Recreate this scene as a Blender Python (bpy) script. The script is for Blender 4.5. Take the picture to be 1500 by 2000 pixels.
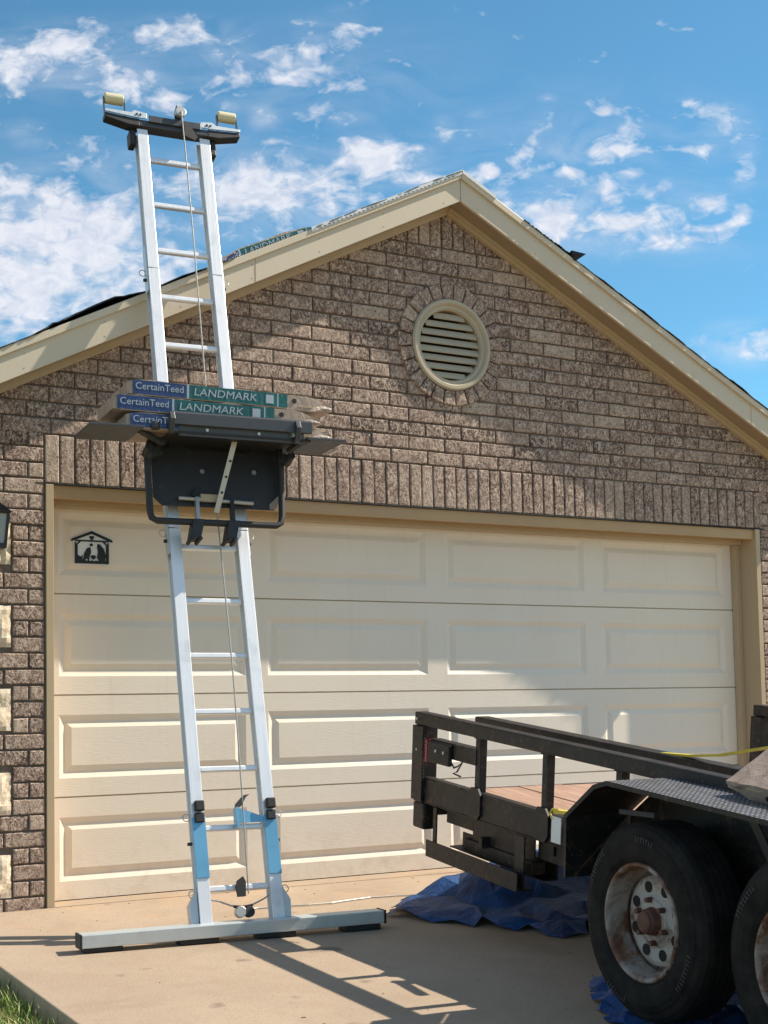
import bpy, bmesh, math, random
from mathutils import Vector, Matrix, Euler, noise
random.seed(7)
PI = math.pi
SC = bpy.context.scene
for o in list(bpy.data.objects): bpy.data.objects.remove(o, do_unlink=True)
COL = SC.collection

# ------------------------------------------------------------------ camera
cam_d = bpy.data.cameras.new("camera")
cam = bpy.data.objects.new("camera", cam_d); COL.objects.link(cam); SC.camera = cam
cam_d.sensor_fit = 'VERTICAL'; cam_d.sensor_height = 24.0
cam_d.lens = 24.0 * 2800 / 2000
cam_d.shift_y = 0.0966
cam_d.clip_start = 0.05; cam_d.clip_end = 3000
yaw, pit, rol = math.radians(30.35), math.radians(3.95), math.radians(-1.11)
fw = Vector((math.sin(yaw)*math.cos(pit), math.cos(yaw)*math.cos(pit), math.sin(pit)))
rt0 = Vector((math.cos(yaw), -math.sin(yaw), 0)); up0 = rt0.cross(fw)
rt = rt0*math.cos(rol) + up0*math.sin(rol); up = up0*math.cos(rol) - rt0*math.sin(rol)
M = Matrix((rt, up, -fw)).transposed().to_4x4(); M.translation = Vector((-2.235, -7.152, 0.958))
cam.matrix_world = M

# ------------------------------------------------------------------ sun and sky
TO_SUN = Vector((4.9, -1.0, 4.5)).normalized()
sun_el = math.asin(TO_SUN.z); sun_az = math.atan2(TO_SUN.x, TO_SUN.y)
sd = bpy.data.lights.new("sun", 'SUN'); sd.energy = 5.0; sd.angle = math.radians(0.53); sd.color = (1.0, 0.90, 0.76)
sun = bpy.data.objects.new("sun", sd); COL.objects.link(sun)
sun.rotation_euler = TO_SUN.to_track_quat('Z', 'Y').to_euler(); sun.location = (10, -4, 12)

world = bpy.data.worlds.new("World"); SC.world = world; world.use_nodes = True
def build_sky():
    nt = world.node_tree; N = nt.nodes; Lk = nt.links; N.clear()
    def nd(t, **k):
        n = N.new(t)
        for a, v in k.items(): setattr(n, a, v)
        return n
    def mth(op, a, b=None, c=None, clamp=False):
        n = nd('ShaderNodeMath', operation=op, use_clamp=clamp)
        for i, v in enumerate((a, b, c)):
            if v is None: continue
            if isinstance(v, (int, float)): n.inputs[i].default_value = v
            else: Lk.new(v, n.inputs[i])
        return n.outputs[0]
    def dotc(v, c):
        n = nd('ShaderNodeVectorMath', operation='DOT_PRODUCT'); Lk.new(v, n.inputs[0]); n.inputs[1].default_value = c
        return n.outputs['Value']
    out = nd('ShaderNodeOutputWorld'); bg = nd('ShaderNodeBackground'); bg.inputs['Strength'].default_value = 0.098
    sky = nd('ShaderNodeTexSky', sky_type='NISHITA', sun_disc=False, sun_elevation=sun_el, sun_rotation=sun_az,
             altitude=1500, air_density=1.0, dust_density=0.35, ozone_density=3.0)
    tc = nd('ShaderNodeTexCoord'); D = tc.outputs['Generated']
    fwd = dotc(D, (math.sin(yaw), math.cos(yaw), 0)); den = mth('MAXIMUM', mth('ABSOLUTE', fwd), 0.25)
    s = mth('DIVIDE', dotc(D, (math.cos(yaw), -math.sin(yaw), 0)), den)
    t = mth('DIVIDE', dotc(D, (0, 0, 1)), den)
    cmb = nd('ShaderNodeCombineXYZ'); Lk.new(s, cmb.inputs[0]); Lk.new(t, cmb.inputs[1])
    P = cmb.outputs[0]
    # cloud banks (centre s, t, half width, half height, weight): fixed directions of this sky
    banks = SKY_BANKS
    total = None
    for (a, b, w, h, k) in banks:
        sub = nd('ShaderNodeVectorMath', operation='SUBTRACT'); Lk.new(P, sub.inputs[0]); sub.inputs[1].default_value = (a, b, 0)
        mul = nd('ShaderNodeVectorMath', operation='MULTIPLY'); Lk.new(sub.outputs[0], mul.inputs[0]); mul.inputs[1].default_value = (1/w, 1/h, 0)
        ln = nd('ShaderNodeVectorMath', operation='LENGTH'); Lk.new(mul.outputs[0], ln.inputs[0])
        mr = nd('ShaderNodeMapRange', interpolation_type='SMOOTHSTEP'); Lk.new(ln.outputs['Value'], mr.inputs[0])
        mr.inputs[1].default_value = 1.35; mr.inputs[2].default_value = 0.0; mr.inputs[3].default_value = 0; mr.inputs[4].default_value = k
        total = mr.outputs[0] if total is None else mth('MAXIMUM', total, mr.outputs[0])
    wide = nd('ShaderNodeTexNoise', noise_dimensions='3D'); Lk.new(D, wide.inputs['Vector'])
    wide.inputs['Scale'].default_value = 2.1; wide.inputs['Detail'].default_value = 3
    # away from the view the same broken cloud goes on
    far = mth('MULTIPLY', mth('SUBTRACT', wide.outputs[0], 0.34), 3.2, clamp=True)
    offv = mth('SUBTRACT', mth('ABSOLUTE', s), 0.34); offm = mth('MULTIPLY', offv, 6.0, clamp=True)
    total = mth('MAXIMUM', total, mth('MULTIPLY', far, offm))
    def fbm(scale, detail, rough, dist, sy=1.0, off=0.0):
        mp = nd('ShaderNodeMapping'); Lk.new(P, mp.inputs[0]); mp.inputs['Scale'].default_value = (1, sy, 1); mp.inputs['Location'].default_value = (off, off*0.7, 0)
        mp.inputs['Rotation'].default_value = (0, 0, -0.25)
        n = nd('ShaderNodeTexNoise', noise_dimensions='3D'); Lk.new(mp.outputs[0], n.inputs['Vector'])
        n.inputs['Scale'].default_value = scale; n.inputs['Detail'].default_value = detail; n.inputs['Roughness'].default_value = rough
        n.inputs['Distortion'].default_value = dist
        return n.outputs[0]
    n1 = fbm(24, 8, 0.54, 0.6, 1.7, 3.1); n2 = fbm(70, 5, 0.55, 0.8, 1.4, 7.7)
    nn = mth('ADD', mth('MULTIPLY', mth('ADD', mth('MULTIPLY', n1, 0.76), mth('MULTIPLY', n2, 0.24)), 1.9), -0.45)
    dens = mth('SUBTRACT', mth('ADD', mth('MULTIPLY', total, 0.62), nn), 0.725)
    dens = mth('MULTIPLY', dens, 2.6, clamp=True)
    veil_n = fbm(11, 6, 0.55, 1.2, 2.6, 11.3)
    veil = mth('MULTIPLY', mth('MULTIPLY', mth('SUBTRACT', veil_n, 0.38), 2.4, clamp=True), mth('MULTIPLY', total, 0.78))
    dens = mth('MAXIMUM', dens, veil)
    dens = mth('SMOOTH_MIN', dens, 0.88, 0.15)
    dens = mth('MAXIMUM', dens, 0.0)
    # cloud shading: greyer bottoms in thick parts
    shade = nd('ShaderNodeValToRGB'); Lk.new(n2, shade.inputs[0])
    shade.color_ramp.elements[0].position = 0.35; shade.color_ramp.elements[0].color = (4.6, 4.85, 5.6, 1)
    shade.color_ramp.elements[1].position = 0.62; shade.color_ramp.elements[1].color = (5.9, 5.95, 6.3, 1)
    tint = nd('ShaderNodeMix', data_type='RGBA', blend_type='MULTIPLY'); tint.inputs[0].default_value = 1.0
    Lk.new(sky.outputs[0], tint.inputs[6]); tint.inputs[7].default_value = SKY_TINT
    mix = nd('ShaderNodeMix', data_type='RGBA'); Lk.new(dens, mix.inputs[0]); Lk.new(tint.outputs[2], mix.inputs[6]); Lk.new(shade.outputs[0], mix.inputs[7])
    Lk.new(mix.outputs[2], bg.inputs['Color']); Lk.new(bg.outputs[0], out.inputs[0])
def pxs(u, v): return ((u-750)/2800, 0.069 + (1193-v)/2800 + (u-750)/2800*0.019)
SKY_BANKS = []
for (u, v, w, h, k) in [(110, 460, 360, 230, 1.1), (60, 560, 240, 120, .9), (20, 320, 150, 60, .75), (130, 60, 260, 90, .78), (350, 20, 200, 50, .7), (250, 110, 120, 60, .75), (60, 230, 60, 30, .5), (200, 360, 90, 40, .8),
        (540, 350, 290, 120, .92), (760, 285, 150, 65, .95), (885, 235, 40, 45, .6), (530, 190, 48, 38, .85), (457, 168, 34, 22, .7), (690, 30, 60, 70, .5), (560, 290, 80, 35, .5),
        (977, 318, 36, 26, .9), (1010, 345, 60, 18, .5), (1138, 330, 55, 24, .85), (1110, 430, 150, 90, .95), (1230, 450, 110, 70, .8), (1250, 290, 80, 24, .7), (1170, 285, 70, 25, .55),
        (1265, 335, 50, 24, .7), (1340, 480, 110, 34, .8), (1410, 405, 75, 36, .85), (1210, 208, 26, 18, .6), (1100, 175, 30, 14, .6), (1380, 195, 34, 14, .6), (1400, 290, 60, 26, .6),
        (430, 60, 110, 40, .6), (640, 60, 90, 80, .62), (40, 200, 70, 26, .55), (330, 140, 60, 50, .72), (420, 240, 60, 26, .6), (700, 200, 60, 26, .6), (840, 330, 80, 40, .8), (1150, 330, 420, 190, .42), (600, 120, 420, 140, .36), (1470, 690, 100, 50, .85), (1180, 360, 260, 110, .45), (1350, 440, 200, 90, .55), (1440, 250, 90, 60, .5), (1000, 380, 110, 60, .6), (1490, 300, 40, 40, .6), (960, 205, 40, 14, .45), (1250, 240, 60, 22, .4), (1480, 360, 40, 30, .55), (60, 120, 90, 30, .4), (720, 200, 50, 24, .5)]:
    s0, t0 = pxs(u, v); SKY_BANKS.append((s0, t0, w/2800, h/2800, k))
SKY_TINT = (0.66, 1.07, 1.02, 1)
build_sky()

SC.view_settings.view_transform = 'Standard'; SC.view_settings.look = 'None'
SC.view_settings.exposure = 0.66; SC.view_settings.gamma = 1.0
SC.view_settings.use_curve_mapping = False
SC.render.engine = 'CYCLES'
SC.cycles.max_bounces = 8; SC.cycles.use_denoising = True

# ------------------------------------------------------------------ materials
class NT:
    def __init__(self, name):
        self.m = bpy.data.materials.new(name); self.m.use_nodes = True
        self.t = self.m.node_tree; self.N = self.t.nodes; self.L = self.t.links
        self.b = self.N['Principled BSDF']
    def n(self, t, ins=None, **k):
        x = self.N.new(t)
        for a, v in k.items(): setattr(x, a, v)
        for a, v in (ins or {}).items(): self.put(x.inputs[a], v)
        return x
    def put(self, sock, v):
        if hasattr(v, 'is_output') or isinstance(v, bpy.types.NodeSocket): self.L.new(v, sock)
        else: sock.default_value = v
    def math(self, op, a, b=0.0, clamp=False):
        x = self.n('ShaderNodeMath', operation=op, use_clamp=clamp); self.put(x.inputs[0], a); self.put(x.inputs[1], b); return x.outputs[0]
    def noise(self, vec, scale, detail=4, rough=.55, dist=0):
        return self.n('ShaderNodeTexNoise', {'Vector': vec, 'Scale': scale, 'Detail': detail, 'Roughness': rough, 'Distortion': dist}).outputs[0]
    def ramp(self, fac, *st):
        r = self.n('ShaderNodeValToRGB'); self.L.new(fac, r.inputs[0]); e = r.color_ramp.elements
        while len(e) < len(st): e.new(0.5)
        for i, (p, c) in enumerate(st): e[i].position = p; e[i].color = (*c, 1) if len(c) == 3 else c
        return r.outputs[0]
    def mix(self, f, a, b, mode='MIX'):
        x = self.n('ShaderNodeMix', data_type='RGBA', blend_type=mode); self.put(x.inputs[0], f)
        for i, v in ((6, a), (7, b)): self.put(x.inputs[i], (*v, 1) if isinstance(v, tuple) and len(v) == 3 else v)
        return x.outputs[2]
    def obj(self, rnd=False):
        v = self.n('ShaderNodeTexCoord').outputs['Object']
        if rnd:
            oi = self.n('ShaderNodeObjectInfo').outputs['Random']; gi = self.n('ShaderNodeNewGeometry').outputs['Random Per Island']
            r = self.math('FRACT', self.math('ADD', oi, self.math('MULTIPLY', gi, 7.31)))
            self.rnd = r
            off = self.n('ShaderNodeCombineXYZ', {0: self.math('MULTIPLY', r, 37.0), 1: self.math('MULTIPLY', r, 91.0), 2: self.math('MULTIPLY', r, 53.0)}).outputs[0]
            v = self.n('ShaderNodeVectorMath', operation='ADD', ins={0: v, 1: off}).outputs[0]
        return v
    def bump(self, h, dist=.002, strength=1.0, normal=None):
        b = self.n('ShaderNodeBump', {'Height': h, 'Distance': dist, 'Strength': strength})
        if normal is not None: self.L.new(normal, b.inputs['Normal'])
        return b.outputs[0]
    def out(self, col, rough=.6, metal=0.0, normal=None, spec=.5):
        self.put(self.b.inputs['Base Color'], (*col, 1) if isinstance(col, tuple) and len(col) == 3 else col)
        self.put(self.b.inputs['Roughness'], rough); self.put(self.b.inputs['Metallic'], metal)
        self.b.inputs['Specular IOR Level'].default_value = spec
        if normal is not None: self.L.new(normal, self.b.inputs['Normal'])
        return self.m

def paint(name, col, rough=.5, metal=0.0, var=.12, scale=6, bump=.0004, dirt=None, spec=.5):
    n = NT(name); v = n.obj(True)
    a = n.noise(v, scale, 5); c = n.mix(n.math('MULTIPLY', n.math('SUBTRACT', a, .35, True), 1.6, True), tuple(x*(1-var) for x in col), tuple(min(1, x*(1+var)) for x in col))
    if dirt:
        d = n.noise(v, dirt[1], 8, .65); c = n.mix(n.math('MULTIPLY', n.math('SUBTRACT', d, dirt[2], True), dirt[3], True), c, dirt[0])
    r = n.math('ADD', n.math('MULTIPLY', n.noise(v, scale*3, 4), .2), rough-.1)
    return n.out(c, r, metal, n.bump(n.noise(v, 120, 3), bump), spec)

def mat_brick():
    n = NT("brick"); v = n.obj(True); r = n.rnd
    base = n.ramp(r, (0, (.095, .058, .048)), (.2, (.165, .102, .083)), (.4, (.23, .148, .119)), (.55, (.29, .198, .157)), (.75, (.18, .115, .095)), (.9, (.33, .235, .182)), (1, (.42, .32, .25)))
    st = n.n('ShaderNodeMapping', {'Vector': v, 'Scale': (1.0, 1.0, .7)}).outputs[0]
    a = n.noise(st, 40, 5, .64, 1.6)
    c = n.mix(n.math('MULTIPLY', n.math('SUBTRACT', a, .46, True), 6.5, True), base, (.60, .465, .37))
    d = n.noise(v, 72, 5, .62, 1.2)
    c = n.mix(n.math('MULTIPLY', n.math('SUBTRACT', d, .53, True), 7.0, True), c, (.038, .022, .017))
    w = n.n('ShaderNodeTexNoise', {'Vector': v, 'Scale': 20, 'Detail': 3, 'Distortion': 2.0}).outputs[0]
    line = n.math('SUBTRACT', 1.0, n.math('MULTIPLY', n.math('ABSOLUTE', n.math('SUBTRACT', w, .5)), 26.0), True)
    c = n.mix(n.math('MULTIPLY', line, .55), c, (.66, .54, .44))
    sm = n.noise(n.obj(), 2.6, 5, .6, .8); c = n.mix(n.math('MULTIPLY', n.math('SUBTRACT', sm, .52, True), 1.0, True), c, (.48, .37, .29))
    h = n.math('ADD', n.math('MULTIPLY', a, 1.0), n.math('ADD', n.math('MULTIPLY', d, .5), n.math('MULTIPLY', line, .25)))
    return n.out(c, .88, 0, n.bump(h, .0050, .9), .2)
def mat_mortar():
    n = NT("mortar"); v = n.obj()
    a = n.noise(v, 14, 6); c = n.ramp(a, (.3, (.12, .092, .076)), (.7, (.20, .158, .13)))
    return n.out(c, .95, 0, n.bump(n.noise(v, 160, 4), .003), .2)
def mat_stone():
    n = NT("limestone"); v = n.obj(True)
    a = n.noise(v, 18, 7, .65, .6); c = n.ramp(a, (.3, (.50, .39, .26)), (.5, (.72, .60, .45)), (.75, (.84, .76, .62)))
    return n.out(c, .9, 0, n.bump(n.noise(v, 40, 8, .7), .008), .25)
def mat_concrete():
    n = NT("concrete"); v = n.obj()
    a = n.noise(v, 1.3, 6, .6, .3); b = n.noise(v, 9, 7, .65); s = n.noise(v, 90, 4, .7)
    c = n.ramp(a, (.3, (.335, .255, .185)), (.55, (.385, .30, .22)), (.75, (.42, .335, .25)))
    c = n.mix(n.math('MULTIPLY', n.math('SUBTRACT', b, .5, True), 1.6, True), c, (.31, .225, .15))
    c = n.mix(n.math('MULTIPLY', n.math('SUBTRACT', s, .54, True), 4.5, True), c, (.26, .19, .135))
    sp = n.noise(v, 260, 2, .5); c = n.mix(n.math('MULTIPLY', n.math('SUBTRACT', sp, .6, True), 4.0, True), c, (.55, .44, .33))
    # sandy, reddish silt washed along the door
    sx = n.n('ShaderNodeSeparateXYZ', {0: v}).outputs[1]
    near = n.math('MULTIPLY', n.math('ADD', sx, .75), 2.2, True)
    st = n.noise(n.n('ShaderNodeMapping', {'Vector': v, 'Scale': (.8, 3.0, 1)}).outputs[0], 3.2, 7, .65, .8)
    c = n.mix(n.math('MULTIPLY', near, n.math('MULTIPLY', n.math('SUBTRACT', st, .5, True), 5.0, True)), c, (.44, .30, .195))
    bl = n.noise(v, .9, 3, .5, 2.2); c = n.mix(n.math('MULTIPLY', n.math('SUBTRACT', bl, .56, True), 2.2, True), c, (.27, .205, .15))
    drop = n.noise(v, 5.5, 2, .4); c = n.mix(n.math('MULTIPLY', n.math('SUBTRACT', drop, .70, True), 9.0, True), c, (.20, .155, .12))
    return n.out(c, .92, 0, n.bump(n.math('ADD', s, n.math('MULTIPLY', b, .8)), .003, .8), .25)
def mat_soil():
    n = NT("lawn_soil"); v = n.obj(); a = n.noise(v, 5, 8, .6)
    return n.out(n.ramp(a, (.32, (.14, .14, .05)), (.5, (.26, .22, .11)), (.7, (.36, .28, .17))), .95, 0, n.bump(n.noise(v, 40, 5), .02), .2)
def mat_grass():
    n = NT("grass_blades"); v = n.obj(True); r = n.rnd
    c = n.ramp(r, (0, (.06, .15, .02)), (.35, (.12, .24, .035)), (.7, (.26, .32, .07)), (1, (.52, .46, .22)))
    n.b.inputs['Subsurface Weight'].default_value = 0.0
    return n.out(c, .55, 0, None, .35)
def mat_alu(name="aluminium", col=(.86, .87, .88), rough=.38, metal=.55):
    n = NT(name); v = n.obj(True)
    st = n.n('ShaderNodeMapping', {'Vector': v, 'Scale': (60, 60, 1.2)}).outputs[0]
    a = n.noise(st, 4, 4); g = n.noise(v, 7, 5)
    c = n.mix(a, tuple(x*.86 for x in col), col); c = n.mix(n.math('MULTIPLY', n.math('SUBTRACT', g, .58, True), 3, True), c, (.5, .5, .52))
    return n.out(c, n.math('ADD', n.math('MULTIPLY', a, .2), rough-.06), metal, n.bump(a, .0004), .5)
def mat_blacksteel():
    n = NT("black_steel"); v = n.obj(True)
    a = n.noise(v, 9, 7, .65); c = n.ramp(a, (.35, (.007, .007, .0075)), (.6, (.018, .0165, .016)))
    d = n.noise(v, 28, 8, .7); c = n.mix(n.math('MULTIPLY', n.math('SUBTRACT', d, .54, True), 7, True), c, (.10, .055, .035))
    e = n.noise(v, 60, 4, .7); c = n.mix(n.math('MULTIPLY', n.math('SUBTRACT', e, .66, True), 7, True), c, (.24, .22, .20))
    return n.out(c, n.math('ADD', .36, n.math('MULTIPLY', d, .3)), .0, n.bump(d, .0012), .38)
def mat_rubber():
    n = NT("tyre_rubber"); v = n.obj(True); a = n.noise(v, 12, 6, .65)
    c = n.ramp(a, (.35, (.006, .006, .006)), (.65, (.021, .019, .017)))
    return n.out(c, .82, 0, n.bump(n.noise(v, 90, 4), .001), .2)
def mat_rim(nm="rusty_painted_steel", th=.42, pc=(.28, .25, .225)):
    n = NT(nm); v = n.obj(True); a = n.noise(v, 6.5, 9, .7, .6)
    rust = n.ramp(n.noise(v, 26, 6), (.3, (.06, .025, .015)), (.6, (.16, .075, .04)), (.8, (.27, .16, .09)))
    c = n.mix(n.math('MULTIPLY', n.math('SUBTRACT', a, th, True), 8, True), pc, rust)
    return n.out(c, .6, .15, n.bump(a, .003), .4)
def mat_dplate():
    n = NT("diamond_plate"); v = n.obj()
    sx = n.n('ShaderNodeSeparateXYZ', {0: v}); X, Y = sx.outputs[0], sx.outputs[1]
    k = 2*PI/.045
    p = n.math('SINE', n.math('MULTIPLY', n.math('ADD', X, Y), k)); q = n.math('SINE', n.math('MULTIPLY', n.math('SUBTRACT', X, Y), k))
    h = n.math('MULTIPLY', p, q); h = n.math('MULTIPLY', n.math('SUBTRACT', h, .35, True), 3.0, True)
    a = n.noise(v, 14, 7, .65)
    c = n.mix(h, n.ramp(a, (.35, (.06, .06, .065)), (.65, (.16, .16, .17))), (.45, .45, .47))
    return n.out(c, .42, .6, n.bump(h, .004), .5)
def mat_tarp():
    n = NT("blue_tarp"); v = n.obj(); a = n.noise(v, 5, 7, .6)
    c = n.ramp(a, (.3, (.006, .028, .10)), (.6, (.014, .078, .25)), (.8, (.07, .20, .42)))
    w = n.n('ShaderNodeTexWave', {'Vector': v, 'Scale': 120}).outputs[0]
    b = n.bump(n.noise(v, 16, 5, .55, 2.5), .010, .7)
    return n.out(c, .5, 0, n.bump(w, .0005, .6, b), .3)
def mat_wrap(name, c1, c2, gloss=.38):
    n = NT(name); v = n.obj(True); a = n.noise(v, 9, 6, .6, 1.2)
    return n.out(n.ramp(a, (.3, c1), (.7, c2)), gloss, 0, n.bump(n.noise(v, 24, 5, .6, 1.8), .004), .5)
def mat_wood():
    n = NT("deck_wood"); v = n.obj(True)
    st = n.n('ShaderNodeMapping', {'Vector': v, 'Scale': (14, .9, 14)}).outputs[0]
    a = n.noise(st, 4, 7, .6, .6); c = n.ramp(a, (.3, (.26, .155, .115)), (.6, (.42, .28, .21)), (.8, (.5, .37, .29)))
    return n.out(c, .85, 0, n.bump(a, .002), .2)
def mat_door():
    n = NT("cream_door_paint"); v = n.obj()
    a = n.noise(v, 2.2, 5); c = n.ramp(a, (.3, (.80, .695, .57)), (.7, (.83, .735, .615)))
    st = n.n('ShaderNodeMapping', {'Vector': v, 'Scale': (2, 2, 60)}).outputs[0]
    g = n.noise(n.n('ShaderNodeMapping', {'Vector': v, 'Scale': (3, 3, 40)}).outputs[0], 6, 6, .6)
    sz = n.n('ShaderNodeSeparateXYZ', {0: v}).outputs[2]
    low = n.math('MULTIPLY', n.math('SUBTRACT', .35, sz), 2.6, True)
    dz = n.noise(n.n('ShaderNodeMapping', {'Vector': v, 'Scale': (7, 7, .8)}).outputs[0], 3, 6, .65, .4); c = n.mix(n.math('MULTIPLY', n.math('SUBTRACT', dz, .55, True), .9, True), c, (.60, .50, .39))
    d = n.noise(v, 7, 8, .7, .5)
    c = n.mix(n.math('MULTIPLY', low, n.math('MULTIPLY', n.math('SUBTRACT', d, .48, True), 2.2, True)), c, (.45, .34, .235))
    return n.out(c, .42, 0, n.bump(g, .0011), .4)

MAT = {}
MAT['brick'] = mat_brick(); MAT['mortar'] = mat_mortar(); MAT['stone'] = mat_stone(); MAT['concrete'] = mat_concrete()
MAT['soil'] = mat_soil(); MAT['grass'] = mat_grass(); MAT['alu'] = mat_alu(); MAT['galv'] = mat_alu("galvanised_steel", (.62, .68, .70), .42, .6)
MAT['black'] = mat_blacksteel(); MAT['rubber'] = mat_rubber(); MAT['rim'] = mat_rim(); MAT['disc'] = mat_rim('grey_wheel_disc', .50, (.37, .35, .33)); MAT['dplate'] = mat_dplate()
MAT['tarp'] = mat_tarp(); MAT['wood'] = mat_wood(); MAT['door'] = mat_door()
MAT['trim'] = paint("tan_trim_paint", (.50, .38, .235), .5, var=.06, scale=3, dirt=((.30, .21, .12), 6, .62, 2.0))
MAT['fascia'] = paint("cream_fascia_paint", (.62, .53, .40), .48, var=.05, scale=2, dirt=((.40, .32, .22), 5, .62, 1.6))
MAT['head'] = paint("brown_tan_paint", (.50, .325, .165), .5, var=.1, scale=3)
MAT['soffit'] = paint("soffit_paint", (.34, .255, .16), .6, var=.06, scale=3)
MAT['felt'] = paint("black_felt", (.012, .013, .015), .7, var=.3, bump=.002)
MAT['shingle'] = paint("roof_shingle", (.05, .047, .045), .9, var=.5, scale=20, bump=.004)
MAT['drip'] = paint("white_metal_edge", (.72, .73, .74), .35, var=.04)
MAT['dark'] = paint("dark_grey_steel", (.026, .026, .028), .58, metal=.0, var=.2, scale=8, dirt=((.10, .06, .04), 16, .62, 3))
MAT['dgrey'] = paint("mid_grey_steel", (.075, .077, .084), .4, metal=.3, var=.15, scale=8)
MAT['void'] = paint("vent_dark", (.012, .011, .010), .9)
MAT['vent'] = paint("vent_paint", (.48, .41, .30), .55, var=.08, scale=5, dirt=((.25, .19, .12), 9, .6, 2))
MAT['roller'] = paint("cream_rubber", (.68, .62, .40), .5, var=.06)
MAT['bluefilm'] = paint("blue_film", (.16, .42, .62), .3, metal=.3, var=.12)
MAT['rope'] = paint("steel_cable", (.48, .46, .42), .5, metal=.3, var=.2, scale=60)
MAT['foot'] = paint("black_rubber", (.012, .012, .013), .6)
MAT['white'] = paint("white_paint", (.78, .77, .76), .5, var=.03)
MAT['blackpaint'] = paint("gloss_black", (.012, .012, .013), .35)
MAT['glass'] = paint("frosted_glass", (.35, .38, .38), .2)
MAT['wrap'] = mat_wrap("kraft_wrap", (.30, .215, .16), (.50, .385, .31)); MAT['blue'] = mat_wrap("blue_print", (.012, .035, .12), (.022, .06, .19), .3)
MAT['teal'] = mat_wrap("teal_print", (.003, .075, .085), (.008, .13, .125), .3); MAT['print'] = paint("white_print", (.42, .47, .53), .4, var=.1)
MAT['red'] = paint("red_lens", (.36, .03, .045), .25, var=.1); MAT['yellow'] = paint("yellow_webbing", (.72, .56, .06), .6, var=.15, scale=20)
MAT['silver'] = mat_alu("zinc_plate", (.55, .54, .50), .38, .8)

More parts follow.
